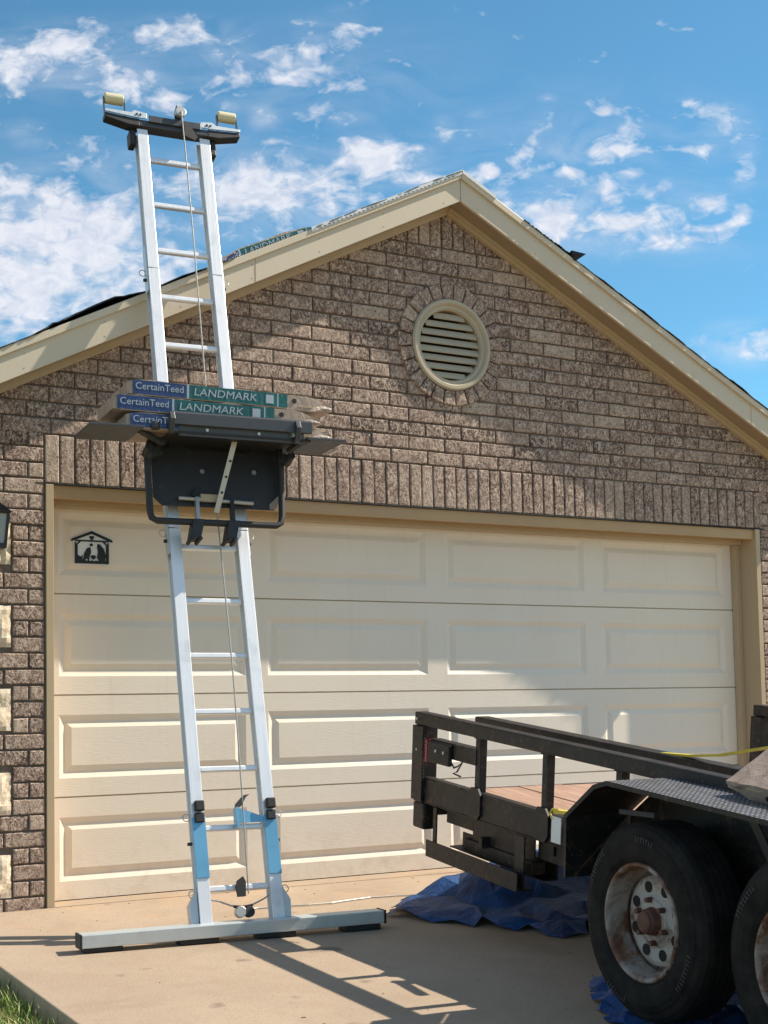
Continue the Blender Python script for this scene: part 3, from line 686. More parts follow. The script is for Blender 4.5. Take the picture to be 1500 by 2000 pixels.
polyplate('kennel_floor', [(-.09, 0), (.09, 0), (.09, .018), (-.09, .018)], -.0075, -.004, MAT['blackpaint'], pl)
polyplate('dog_ear', [(-.050, .014), (-.016, .014), (-.012, .040), (-.004, .062), (-.008, .090), (-.028, .082), (-.042, .056)], -.007, -.0035, MAT['blackpaint'], pl)
polyplate('dog_ear', [(.034, .016), (.072, .016), (.078, .046), (.066, .082), (.044, .106), (.032, .108), (.028, .090), (.034, .064), (.028, .036)], -.007, -.0035, MAT['blackpaint'], pl)
polyplate('dog_nose', [(-.004, .030), (.008, .022), (.020, .030), (.023, .040), (.014, .046), (0, .046), (-.008, .040)], -.0075, -.0035, MAT['blackpaint'], pl)
polyplate('dog_eye', [(-.010, .094), (.004, .094), (.006, .104), (-.003, .110), (-.011, .105)], -.0075, -.0035, MAT['blackpaint'], pl)
polyplate('small_cat', [(-.084, .014), (-.050, .014), (-.052, .034), (-.050, .046), (-.058, .038), (-.066, .038), (-.076, .046), (-.078, .030)], -.007, -.0035, MAT['blackpaint'], pl)
for q, (a, b) in enumerate([(-.030, .020), (-.010, .018), (.012, .018), (.030, .020)]):
    polyplate('collar_dot', [(a-.004, b-.003), (a+.004, b-.003), (a+.004, b+.003), (a-.004, b+.003)], -.0095, -.0076, MAT['white'], pl)

# wall lantern ------------------------------------------------------
ln = thing('wall_lantern', 'black coach lantern on the brick left of the garage door', 'wall light', (-.345, -.001, 1.80))
MB().box(-.05, .05, -.02, -.001, .02, .20).build('back_plate', MAT['blackpaint'], ln, bevel=.006)
MB().tube([(0, -.02, .15), (0, -.06, .17), (0, -.10, .20), (0, -.12, .225)], .008).build('arm', MAT['blackpaint'], ln)
def frust(z0, z1, a, b, cy=-.12): return MB().add([(-a, cy-a, z0), (a, cy-a, z0), (a, cy+a, z0), (-a, cy+a, z0), (-b, cy-b, z1), (b, cy-b, z1), (b, cy+b, z1), (-b, cy+b, z1)], [(3, 2, 1, 0), (4, 5, 6, 7), (0, 1, 5, 4), (1, 2, 6, 5), (2, 3, 7, 6), (3, 0, 4, 7)])
frust(.165, .215, .078, .030).build('hood', MAT['blackpaint'], ln, bevel=.002)
frust(.215, .235, .030, .012).build('finial', MAT['blackpaint'], ln)
frust(.012, .160, .046, .058).build('glass_pane', MAT['glass'], ln)
for sx in (-1, 1):
    for sy in (-1, 1):
        MB().bar((sx*.049, -.12+sy*.049, .0), (sx*.062, -.12+sy*.062, .166), .012, .012, (0, 1, 0)).build('corner_bar', MAT['blackpaint'], ln)
frust(-.012, .012, .056, .054).build('base', MAT['blackpaint'], ln, bevel=.002)
frust(.158, .166, .068, .072).build('collar', MAT['blackpaint'], ln)

# ------------------------------------------------------------------ shingle bundles
def bundle_proto(label, end=1):
    t = thing('shingle_bundle', label, 'shingle bundle', group='wrapped shingle bundles')
    Lx, Ly, Lz = .50, .17, .036
    nx, ny, nz = 26, 8, 3; rr = random.Random(5); idx = {}; mb = MB()
    def pt(i, j, k):
        a, b, c = i/nx*2-1, j/ny*2-1, k/nz*2-1
        x, y, z = a*Lx, b*Ly, c*Lz
        if a > .80:                                  # folded paper end, pinched to an edge
            f = (a-.80)/.20; z *= 1-.62*f; z -= .006*f; y *= 1-.05*f; x += .03*f
        if a < -.975:
            f = (-.975-a)/.025; z *= 1-.2*f; y *= 1-.05*f
        n = noise.noise(Vector((x*9+3, y*14, z*30+7))); z -= .010*abs(a)**2.2*(1 if a > 0 else .25)
        if c > .5: z += .006*n + .004*noise.noise(Vector((x*30, y*30, 2)))
        if a > .78: y += .008*noise.noise(Vector((x*20, z*60, 5))); z += .006*noise.noise(Vector((x*25, y*25, 9)))
        return (x, y, z)
    def key(i, j, k):
        if (i, j, k) not in idx: idx[(i, j, k)] = len(mb.v); mb.v.append(pt(i, j, k))
        return idx[(i, j, k)]
    for i in range(nx):
        for j in range(ny):
            for k in (0, nz): mb.f.append((key(i, j, k), key(i+1, j, k), key(i+1, j+1, k), key(i, j+1, k)))
        for k in range(nz):
            for j in (0, ny): mb.f.append((key(i, j, k), key(i+1, j, k), key(i+1, j, k+1), key(i, j, k+1)))
    for j in range(ny):
        for k in range(nz):
            for i in (0, nx): mb.f.append((key(i, j, k), key(i, j+1, k), key(i, j+1, k+1), key(i, j, k+1)))
    mb.build('wrapper', MAT['wrap'], t, bevel=.0)
    yf = -.1715
    def lab(nm, x0, x1, mat, z0=-.0325, z1=.0325, y=yf): return MB().box(x0, x1, y-.0012, y+.004, z0, z1).build(nm, mat, t)
    lab('blue_label', -.482, -.222, MAT['blue']); lab('label_border', -.2215, -.2115, MAT['print'])
    lab('teal_label', -.211, .235, MAT['teal']); lab('label_border', .2355, .2415, MAT['print']); lab('teal_label', .242, .288, MAT['teal'])
    text('lettering', 'CertainTeed', .046, MAT['print'], t, (-.472, yf-.0012, .004), (1, 0, 0), (0, 0, 1), 1.0)
    text('lettering', 'LANDMARK', .052, MAT['print'], t, (-.190, yf-.0012, .000), (1, 0, 0), (0, 0, 1), 1.14, shear=.12)
    lab('colour_box', .176, .216, MAT['print'], -.020, .022, yf-.0013)
    MB().lathe([(-.0006, .0), (-.0006, .012), (.002, .012)], (.325, yf-.001, .004), 'y', 16).build('seal_mark', MAT['felt'], t)
    lab('small_print', .345, .42, MAT['trim'], -.024, -.018)
    return t
def copy_tree(o):
    c = o.copy(); COL.objects.link(c)
    for ch in o.children:
        d = ch.copy(); COL.objects.link(d); d.parent = c
        for g in ch.children: e = g.copy(); COL.objects.link(e); e.parent = d
    return c

# ------------------------------------------------------------------ ladder hoist
LO = Vector((.523, -1.071, .159)); la = Vector((.99487, -.1011, -.0050)).normalized(); lb = Vector((.0305, .2512, .9675)).normalized()
ln_ = lb.cross(la).normalized(); la = ln_.cross(lb).normalized()
LM = Matrix((la, ln_, lb)).transposed().to_4x4(); LM.translation = LO
LI = LM.inverted()
SP, HW = .27737, .1443
hoist = thing('ladder_hoist', 'tall aluminium shingle hoist ladder leaning on the gable edge', 'ladder hoist', mat4=LM)
RWd, RD = .058, .066                        # rail face width and depth
def rail(x0, x1, z0, z1, nm='rail', mat='alu', gr=0.0):
    mb = MB(); y0, y1 = -RD/2-gr, RD/2+gr
    mb.box(x0-gr, x1+gr, y0, y0+.006, z0, z1)                     # front face
    xc = (x0+x1)/2; mb.box(xc-.006, xc+.006, y0+.0062, y1-.0062, z0, z1)   # I section: web between two flanges
    mb.box(x0-gr, x1+gr, y1-.006, y1, z0, z1)
    return mb.build(nm, MAT[mat], hoist, bevel=.002)
for s_ in (-1, 1):
    xi = s_*HW; xo = s_*(HW+RWd); x0, x1 = min(xi, xo), max(xi, xo)
    for (a, b) in ((-.175, 1.752), (1.756, 3.20), (3.204, 4.05)): rail(x0, x1, a, b)
    for zc in (1.754, 3.202):
        rail(x0+.004, x1-.004, zc-.10, zc+.10, 'splice', 'galv', .0042 if zc > 3 else .0042) if False else None
        MB().box(min(xo, xo+s_*.006), max(xo, xo+s_*.006), -.026, .026, zc-.13, zc+.13).build('splice_plate', MAT['galv'], hoist, bevel=.001)
        MB().cyl((xo+s_*.005, 0, zc-.06), (xo+s_*.02, 0, zc-.06), .009).build('bolt', MAT['dark'], hoist)
        mb = MB(); mb.tube([(xo+s_*.022+.018*math.cos(t)*s_, .0, zc-.02+.018*math.sin(t)) for t in [2*PI*i/14 for i in range(15)]], .0025, 6); mb.build('pin_ring', MAT['silver'], hoist)
    # lower sleeve with blue film, black clamp at its top
    MB().box(x0-.003, x1+.003, -RD/2-.006, -RD/2-.0005, .048, .325).build('blue_sleeve', MAT['bluefilm'], hoist, bevel=.002)
    MB().box(x0+.010, x1-.004, -RD/2-.022, -RD/2-.0065, .30, .345).build('clamp', MAT['foot'], hoist, bevel=.004)
    MB().box(x0+.012, x1-.002, -RD/2-.030, -RD/2-.001, .352, .40).build('clamp', MAT['foot'], hoist, bevel=.005)
    mb = MB(); mb.tube([(xo+s_*.02+.017*math.cos(t)*s_, -.01, .33+.017*math.sin(t)) for t in [2*PI*i/14 for i in range(15)]], .0025, 6); mb.build('pin_ring', MAT['silver'], hoist)
    mb = MB(); mb.tube([(xo+s_*.02+.017*math.cos(t)*s_, -.01, -.02+.017*math.sin(t)) for t in [2*PI*i/14 for i in range(15)]], .0025, 6); mb.build('pin_ring', MAT['silver'], hoist)
    MB().cyl((xo, 0, .21), (xo+s_*.02, 0, .21), .008).build('bolt', MAT['dark'], hoist)
    MB().prism([(xo, -.17), (xo+s_*.035, -.17), (xo+s_*.040, -.07), (xo, .0)], -.02, .03).build('foot_bracket', MAT['galv'], hoist, bevel=.002)
    MB().box(x0+.012, x1-.012, -RD/2-.004, -RD/2-.0005, -.225, -.176).build('foot_plate', MAT['silver'], hoist)
for k in range(15):
    z = k*SP
    MB().box(-HW-.002, HW+.002, -.013, .013, z-.014, z+.014).build('rung', MAT['alu'], hoist, bevel=.006)
# stabiliser beam, level in the world
def l2(mb):
    mb.v = [tuple(LI @ Vector(p)) for p in mb.v]; return mb
bc = LM @ Vector((-.035, -.035, -.190)) + Vector((0, 0, .006)); bxd = Vector((la.x, la.y, 0)).normalized(); byd = Vector((-bxd.y, bxd.x, 0)); bz = Vector((0, 0, 1))
drop = Vector((0, 0, -.0))
l2(MB().obox(bc, bxd*.712, byd*.045, bz*.029)).build('stabiliser_beam', MAT['galv'], hoist, bevel=.004)
l2(MB().obox(bc-bxd*.716, bxd*.004, byd*.048, bz*.031)).build('beam_cap', MAT['foot'], hoist)
l2(MB().obox(bc+bxd*.716, bxd*.004, byd*.048, bz*.031)).build('beam_cap', MAT['foot'], hoist)
for (a, b) in ((-.70, -.53), (-.275, -.095), (.09, .27), (.51, .695)):
    c = bc + bxd*((a+b)/2); zb = gz(c.y); zt = bc.z-.029
    l2(MB().obox((c.x, c.y, (zb+zt)/2), bxd*((b-a)/2), byd*.04, bz*((zt-zb)/2-.001))).build('rubber_foot', MAT['foot'], hoist, bevel=.004)
# head
MB().box(-.235, .225, -.048, .020, 4.060, 4.098).build('head_channel', MAT['dgrey'], hoist, bevel=.003)
MB().box(-.14, .15, -.060, -.0555, 4.085, 4.125).build('head_plate', MAT['dgrey'], hoist, bevel=.002)
MB().prism([(-.13, 4.10), (-.05, 4.10), (-.07, 4.145), (-.10, 4.145)], -.03, .02).build('cable_guide', MAT['dark'], hoist)
MB().prism([(.05, 4.02), (.10, 4.0), (.12, 4.02), (.08, 4.10), (.05, 4.11)], -.075, -.06).build('latch', MAT['dark'], hoist)
for s_ in (-1, 1):
    ex = s_*.375
    MB().prism([(s_*.15, 4.102), (s_*.15, 4.135), (s_*.215, 4.145), (s_*.235, 4.128), (ex, 4.128), (ex, 4.113), (s_*.22, 4.102)], -.058, -.050).build('side_plate', MAT['galv'], hoist, bevel=.001)
    MB().prism([(s_*.19, 4.056), (s_*.19, 4.1015), (s_*.24, 4.1015), (ex, 4.112), (ex, 4.085), (s_*.25, 4.056)], -.050, .010).build('roller_arm', MAT['dark'], hoist, bevel=.003)
    rc = s_*.315
    MB().cyl((rc-.050, -.02, 4.222), (rc+.050, -.02, 4.222), .030, seg=24).build('roller', MAT['roller'], hoist, bevel=.004)
    for q in (-.056, .056): MB().bar((rc+q, -.02, 4.10), (rc+q, -.02, 4.228), .004, .018, (0, 1, 0)).build('roller_bracket', MAT['dgrey'], hoist)
    for q in (.185, .205): MB().cyl((s_*q, -.0585, 4.120), (s_*q, -.062, 4.120), .006, seg=10).build('bolt', MAT['foot'], hoist)
    MB().box(min(s_*.205, s_*.24), max(s_*.205, s_*.24), -.02, .05, 3.96, 4.05).build('rail_clamp', MAT['dark'], hoist, bevel=.008)
MB().cyl((.035, -.085, 4.165), (.035, -.060, 4.165), .030, seg=24).build('pulley', MAT['silver'], hoist, bevel=.003)
MB().prism([(.005, 4.11), (.045, 4.11), (.035, 4.18), (.022, 4.225), (.008, 4.18)], -.058, -.05).build('pulley_bracket', MAT['dark'], hoist)
mb = MB(); mb.tube([(.035+.004*math.sin(z*2.2), -.088+.05*max(0, 1-z/1.0), z) for z in [4.165-i*.1 for i in range(43)]], .0036, 6); mb.build('cable', MAT['rope'], hoist)
# bracket and pulleys low on the ladder
MB().prism([(.0, .268), (.012, .268), (.012, .36), (.0, .36)], -.07, -.02).build('rung_bracket', MAT['bluefilm'], hoist)
MB().prism([(.013, .292), (HW-.001, .292), (HW-.001, .315), (.07, .345), (.02, .36), (.013, .36)], -.035, -.03).build('rung_bracket', MAT['bluefilm'], hoist)
MB().prism([(.004, .36), (.030, .365), (.055, .405), (.075, .42), (.045, .415), (.010, .38)], -.06, -.03).build('cam_lever', MAT['dark'], hoist)
MB().prism([(-.015, -.045), (.020, -.045), (.026, .02), (.015, .045), (-.012, .028), (-.02, .0)], -.04, -.018).build('cable_stop', MAT['foot'], hoist)
MB().cyl((-.012, -.05, -.115), (-.012, -.02, -.115), .026, seg=20).build('pulley', MAT['silver'], hoist, bevel=.003)
MB().cyl((.030, -.05, -.118), (.030, -.02, -.118), .024, seg=20).build('pulley', MAT['dark'], hoist, bevel=.003)
mb = MB(); mb.tube([(-HW, .0, -.045), (-.10, -.01, -.058), (-.05, -.02, -.082), (.0, -.025, -.092), (.06, -.02, -.082), (.11, -.01, -.062), (HW, .0, -.045)], .004, 6); mb.build('pulley_rope', MAT['rope'], hoist)
mb = MB(); mb.tube([(-.04, -.03, -.088), (.0, -.035, -.094), (.05, -.03, -.088)], .007, 6); mb.build('pulley_hanger', MAT['foot'], hoist)

# carriage ----------------------------------------------------------
car = thing('hoist_platform', 'dark steel lift platform on the ladder carrying shingle bundles', 'lift platform', mat4=LM)
ZP = 2.16                                     # top of the shelf
TLV = math.radians(14.3)
def lev(mb):                                   # the shelf is level although the ladder leans
    c_, s_n = math.cos(TLV), math.sin(TLV)
    mb.v = [(x, YF+(y-YF)*c_-(z-ZP)*s_n, ZP+(y-YF)*s_n+(z-ZP)*c_) for x, y, z in mb.v]; return mb
LEV = None
YF, YB = -.44, -.10
LEV = Matrix.Translation((0, YF, ZP)) @ Matrix.Rotation(TLV, 4, 'X') @ Matrix.Translation((0, -YF, -ZP))
lev(MB().prismx([(YF, ZP-.045), (YF, ZP+.010), (YF+.010, ZP+.020), (YF+.022, ZP+.010), (YF+.022, ZP-.045)], -.262, .440)).build('front_lip', MAT['dgrey'], car, bevel=.003)
lev(MB().box(-.262, .440, YF+.0225, YB, ZP-.082, ZP-.071)).build('shelf', MAT['dark'], car, bevel=.002)
lev(MB().prismx([(YF+.026, ZP-.020), (YF+.030, ZP-.092), (YF+.040, ZP-.092), (YF+.040, ZP-.020)], -.225, .405)).build('shelf_rib', MAT['dgrey'], car)
for x in (-.09, .17): lev(MB().cyl((x, YF+.030, ZP-.06), (x, YF+.020, ZP-.06), .008, seg=10)).build('bolt', MAT['silver'], car)
lev(MB().prismx([(YF+.05, ZP-.0125), (YB-.02, ZP-.10), (YB, ZP-.10), (YB, ZP-.0125)], -.20, -.19)).build('shelf_gusset', MAT['dark'], car)
lev(MB().prismx([(YF+.05, ZP-.0125), (YB-.02, ZP-.10), (YB, ZP-.10), (YB, ZP-.0125)], .37, .38)).build('shelf_gusset', MAT['dark'], car)
# apron plate hanging under the shelf, in front of the rails
MB().prism([(-.285, 2.20), (.375, 2.20), (.372, 1.90), (.325, 1.838), (-.25, 1.838), (-.290, 1.88)], -.108, -.100).build('apron_plate', MAT['dark'], car, bevel=.002)
MB().prism([(-.12, 2.175), (.24, 2.175), (.22, 2.14), (-.09, 2.14)], -.112, -.1085).build('apron_stiffener', MAT['foot'], car)
for (x, z) in ((-.035, 2.025), (.235, 2.035)):
    MB().cyl((x, -.108, z), (x, -.116, z), .012, seg=12).build('bolt', MAT['silver'], car); MB().cyl((x+.012, -.109, z+.012), (x+.012, -.111, z+.012), .010, seg=12).build('bolt_hole', MAT['foot'], car)
for (x, z) in ((-.265, 2.11), (-.10, 2.125), (.18, 2.128), (.35, 2.12), (-.255, 1.93)): MB().cyl((x, -.108, z), (x, -.112, z), .006, seg=8).build('rivet', MAT['dgrey'], car)
pts = [(-.300, -.17, 2.150), (-.318, -.15, 2.10), (-.322, -.14, 1.79), (-.316, -.14, 1.757), (-.290, -.14, 1.742), (.315, -.14, 1.742), (.340, -.14, 1.757), (.350, -.14, 1.79), (.372, -.15, 2.10), (.360, -.17, 2.150)]
MB().tube(pts, .0165, 12).build('guard_frame', MAT['dgrey'] if False else MAT['dark'], car, smooth=True)
MB().bar((.10, -.30, 2.17), (.012, -.135, 1.80), .026, .006, (0, 1, 0)).build('brace_strap', MAT['silver'], car)
for f in (.35, .55, .75): p = Vector((.10, -.303, 2.15)).lerp(Vector((.012, -.138, 1.80)), f); MB().cyl(p+Vector((0, -.001, 0)), p+Vector((0, -.004, 0)), .006, seg=8).build('strap_hole', MAT['foot'], car)
for x, dx in ((-.080, -.045), (.098, -.04)):
    MB().bar((x, -.125, 1.875), (x-.012, -.15, 1.73), .018, .03, (0, 1, 0)).build('catch_arm', MAT['silver'] if x < 0 else MAT['dark'], car)
    MB().prism([(x-.035, 1.752), (x+.022, 1.752), (x-.005, 1.655), (x-.058, 1.655)], -.165, -.095).build('carriage_runner', MAT['dark'], car, bevel=.003)
    for q in (-.052, -.010): MB().cyl((x+q, -.17, 1.650), (x+q, -.09, 1.650), .010, seg=10).build('guide_wheel', MAT['foot'], car)
MB().cyl((-.17, -.125, 1.872), (.21, -.125, 1.862), .010, seg=10).build('cross_rod', MAT['silver'], car)
MB().box(-.06, .05, -.135, -.112, 1.862, 1.895).build('rod_plate', MAT['trim'], car)
MB().prism([(-.105, 1.885), (-.080, 1.885), (-.050, 1.935), (-.072, 1.935)], -.13, -.112).build('catch_lever', MAT['foot'], car)
for s_, xc in ((-1, -.565), (1, .555)):
    # folding side wings, undersides in view
    x0, x1 = (-.655, -.40) if s_ < 0 else (.415, .62)
    mb = MB().add([(x0, -.10, ZP-.078), (x1, -.10, ZP-.078), (x1, -.44, ZP-.074), (x0, -.44, ZP-.074), (x0, -.10, ZP-.066), (x1, -.10, ZP-.066), (x1, -.44, ZP-.062), (x0, -.44, ZP-.062)],
        [(0, 1, 2, 3), (7, 6, 5, 4), (0, 4, 5, 1), (1, 5, 6, 2), (2, 6, 7, 3), (3, 7, 4, 0)])
    lev(mb).build('side_wing', MAT['dgrey'], car, bevel=.002)
    xi = x1 if s_ < 0 else x0; xb = -.27 if s_ < 0 else .36
    MB().bar((xb, -.28, ZP-.078), (xi, -.34, ZP-.045), .030, .022).build('wing_arm', MAT['dark'], car, bevel=.002)
    MB().bar((xb, -.20, ZP-.075), ((xb+xi)/2, -.22, ZP-.11), .040, .05).build('wing_hinge', MAT['dark'], car, bevel=.004)
    MB().cyl(((xb+xi)/2, -.26, ZP-.085), ((xb+xi)/2, -.18, ZP-.095), .020, seg=12).build('wing_roller', MAT['dark'], car)
    MB().cyl((xi-s_*.06, -.40, ZP-.060), (xi-s_*.06, -.40, ZP-.030), .022, seg=12).build('hinge_boss', MAT['silver'] if s_ > 0 else MAT['dgrey'], car)
    MB().prismx([(-.46, ZP-.03), (-.45, ZP+.010), (-.42, ZP+.010), (-.40, ZP-.085), (-.42, ZP-.085)], xb-.012, xb+.012).build('side_hook', MAT['dgrey'], car, bevel=.002)

B0 = bundle_proto('top shingle bundle of the pile on the hoist platform')
def place_bundle(t, mat4, label): t.matrix_world = mat4; t['label'] = label; return t
bz0 = ZP-.006
place_bundle(B0, LM @ LEV @ Matrix.Translation((.034, -.235, bz0+.125)) @ Euler((0, .012, .01)).to_matrix().to_4x4(), 'topmost kraft wrapped shingle bundle of the pile on the hoist platform')
b = copy_tree(B0); place_bundle(b, LM @ LEV @ Matrix.Translation((-.036, -.243, bz0+.049)) @ Euler((0, .012, -.01)).to_matrix().to_4x4(), 'middle shingle bundle of the pile on the hoist platform, set furthest left')
b = copy_tree(B0); place_bundle(b, LM @ LEV @ Matrix.Translation((.024, -.238, bz0-.026)), 'lowest shingle bundle on the hoist platform, half hidden behind the metal lip')
# on the roof edge
ra = math.atan(.5)
b = copy_tree(B0)
for ch in b.children:
    ch.data = ch.data.copy()
    for v in ch.data.vertices: v.co.z -= .55*max(0, abs(v.co.x+.03)-.12)**2
place_bundle(b, Matrix.Translation((1.20, YO+.20, rk(1.20)+.184)) @ Euler((0, -ra+.02, 0)).to_matrix().to_4x4(), 'shingle bundle lying along the left roof edge beside the ladder')

# ------------------------------------------------------------------ trailer
TH = math.radians(6.22)
TM = Matrix.Translation((1.5, -1.05, .638)) @ Matrix.Rotation(math.radians(-3.5), 4, 'Z') @ Matrix.Rotation(TH, 4, 'X')
tr = thing('utility_trailer', 'black tandem axle utility trailer parked across the driveway by the garage door', 'trailer', mat4=TM)
TI = TM.inverted()
TW = 2.20
def tb(mb, name, mat='black', bevel=.003, parent=None, **k): return mb.build(name, MAT[mat], parent or tr, bevel=bevel, **k)
for sx, xs_ in ((1, 0.0), (-1, TW)):
    X = lambda a, xs_=xs_, sx=sx: xs_+sx*a
    def bx(a0, a1, y0, y1, z0, z1): q = sorted((X(a0), X(a1))); return MB().box(q[0], q[1], y0, y1, z0, z1)
    mb = MB()
    for (a0, a1, z0, z1) in ((0, .007, -.122, -.008), (0, .045, -.13, -.1225), (0, .045, -.0075, 0)):
        q = sorted((X(a0), X(a1))); mb.box(q[0], q[1], -5.0, -.09, z0, z1)
    tb(mb, 'side_channel')
    tb(bx(-.012, .055, -5.0, .002, .250, .312), 'top_rail', bevel=.006)
    tb(bx(-.008, .072, -.088, .0, -.13, .248), 'rear_post', bevel=.004)
    tb(bx(-.020, -.0085, -.10, .006, -.12, .246), 'post_plate', bevel=.002)
    tb(bx(-.004, .066, -.10, .012, -.262, -.132), 'ramp_hinge', bevel=.012)
    for y in (-.595, -1.155, -1.68, -2.2, -3.1, -3.7, -4.3, -4.95):
        tb(bx(.001, .041, y-.02, y+.02, .0005, .2495), 'stake_upright', bevel=.003)
    for y in (-.595, -1.155):
        mb = MB(); n = [(y-.055, -.01), (y-.055, -.095), (y-.03, -.125), (y+.03, -.125), (y+.055, -.095), (y+.055, -.01), (y+.03, .02), (y-.03, .02)]
        q = sorted((X(-.012), X(-.0005))); mb.prismx(n, q[0], q[1]); tb(mb, 'gusset_plate', bevel=.001)
mb = MB(); wr = random.Random(4)
for y in (-.595, -1.155, -1.68, -2.2):
    for zz in (.002, .247):
        for k in range(7): q = y-.024+.008*k; mb.cyl((-.001, q, zz), (.004, q+.006, zz), .0045*wr.uniform(.7, 1.2), seg=6)
    for k in range(28): mb.cyl((-.0015, y-.021, .0+.009*k), (.003, y-.021, .004+.009*k), .0022, seg=5)
for k in range(22): mb.cyl((-.010, -.090, -.12+.016*k), (-.004, -.094, -.115+.016*k), .005*wr.uniform(.7, 1.2), seg=6)
tb(mb, 'weld_beads', 'dgrey', 0, stuff=True)
# cross members, deck
for k in range(10):
    y = -.08-.53*k; tb(MB().box(.05, TW-.05, y-.03, y+.03, -.19, -.1185), 'cross_member', bevel=.0)
tb(MB().box(.075, TW-.075, -.045, .0, -.19, -.084), 'rear_sill')
nP = 8; w = (TW-.10)/nP
for k in range(nP):
    x0 = .05+k*w; MB().box(x0+.004, x0+w-.004, -4.98, -.048, -.118, -.082+.002*(k % 3)).build('deck_plank', MAT['wood'], tr, bevel=.003)
# rear corner carrier below the channel
tb(MB().box(-.010, -.002, -.245, -.212, -.33, -.1305), 'carrier_hanger', bevel=.001)
tb(MB().box(-.010, -.002, -1.03, -.955, -.36, -.1305), 'carrier_hanger', bevel=.001)
mb = MB(); mb.box(-.045, -.038, -1.035, -.21, -.365, -.285); mb.box(-.0375, .03, -1.035, -.21, -.365, -.358)
tb(mb, 'carrier_angle', bevel=.001)
mb = MB(); mb.box(.16, .168, -1.035, -.21, -.33, -.26); mb.box(.09, .16, -1.035, -.21, -.33, -.323); tb(mb, 'carrier_angle', bevel=.001)
tb(MB().box(.03, .10, -1.035, -.44, -.30, -.24), 'slide_ramp', bevel=.006)
tb(MB().box(.0, .2, -.66, -.63, -.25, -.20), 'carrier_cross', bevel=.002)
tb(MB().box(.045, .052, -1.03, -.50, -.30, -.1305), 'carrier_plate', bevel=.001)
tb(MB().box(.045, .052, -.4995, -.25, -.20, -.1305), 'carrier_plate', bevel=.001)
tb(MB().box(.060, .12, -1.765, -1.035, -.225, -.1305), 'sub_frame', bevel=.002)
# tail light bracket
tb(MB().box(-.004, .052, -.59, -.15, .120, .196), 'light_bracket', bevel=.002)
tb(MB().box(-.028, -.0045, -.375, -.165, .086, .188), 'tail_light', 'foot', bevel=.006)
tb(MB().box(-.030, .03, -.164, -.146, .082, .192), 'light_lens', 'red', bevel=.003)
for q in (-.26, -.335): tb(MB().cyl((-.028, q, .148), (-.036, q, .148), .008, seg=10), 'bolt', 'silver', 0)
tb(MB().tube([(-.0, -.36, .10), (-.01, -.40, .085), (-.012, -.44, .098), (-.006, -.47, .12), (-.01, -.43, .07), (-.014, -.40, .06), (0, -.45, .05)], .004, 6), 'light_wire', 'foot', 0)
for (y, z) in ((-.045, .13), (-.04, .28)): tb(MB().cyl((-.012, y, z), (-.024, y, z), .007, seg=10), 'bolt', 'silver', 0)
# fender (near side and far side)
def fender(sx, xs_):
    X = lambda a: xs_+sx*a
    xo, xi = X(-.305), X(-.004)
    prof = [(-1.775, -.13), (-1.765, .105), (-1.945, .245), (-2.025, .271), (-3.245, .271), (-3.325, .245), (-3.505, .105), (-3.495, -.13)]
    outer = prof; t = .006
    inner = [(-1.781, -.13), (-1.771, .102), (-1.949, .239), (-2.027, .265), (-3.243, .265), (-3.321, .239), (-3.499, .102), (-3.489, -.13)]
    for i, nm in ((0, 'fender_end'), (1, 'fender_slope'), (2, 'fender_slope'), (3, 'fender_top'), (4, 'fender_slope'), (5, 'fender_slope'), (6, 'fender_end')):
        q = sorted((xo, xi)); poly = [outer[i], outer[i+1], inner[i+1], inner[i]]
        tb(MB().prismx(poly, q[0], q[1]), nm, 'dplate' if nm == 'fender_top' else 'black', 0)
    # outer lip
    lip = [(-1.79, -.13), (-1.782, .097), (-1.955, .230), (-2.03, .254), (-3.24, .254), (-3.315, .230), (-3.485, .097), (-3.48, -.13)]
    mb = MB(); a, b_ = sorted((X(-.3095), X(-.3052)))
    for i in range(7): mb.prismx([outer[i], outer[i+1], lip[i+1], lip[i]], a, b_)
    mb.v = mb.v; tb(mb, 'fender_lip', 'black', 0)
    mb = MB(); a, b_ = sorted((X(-.012), X(-.0045)))
    mb.prismx([(-1.78, -.11), (-1.78, .095), (-1.96, .235), (-3.31, .235), (-3.49, .095), (-3.49, -.11)], a, b_); tb(mb, 'inner_skirt', 'black', 0)
    tb(MB().bar((X(-.10), -2.53, .258), (X(-.03), -2.68, -.04), .035, .008, (1, 0, 0)), 'fender_brace', 'dgrey', .001)
    tb(MB().bar((X(-.315), -2.13, .178), (X(-.315), -2.33, .196), .02, .018, (0, 0, 1)), 'fender_hook', 'foot', .002)
fender(1, 0.0); fender(-1, TW)
tb(MB().box(-.03, -.0035, -1.758, -1.71, -.17, -.02), 'fender_bracket', 'galv', .002)
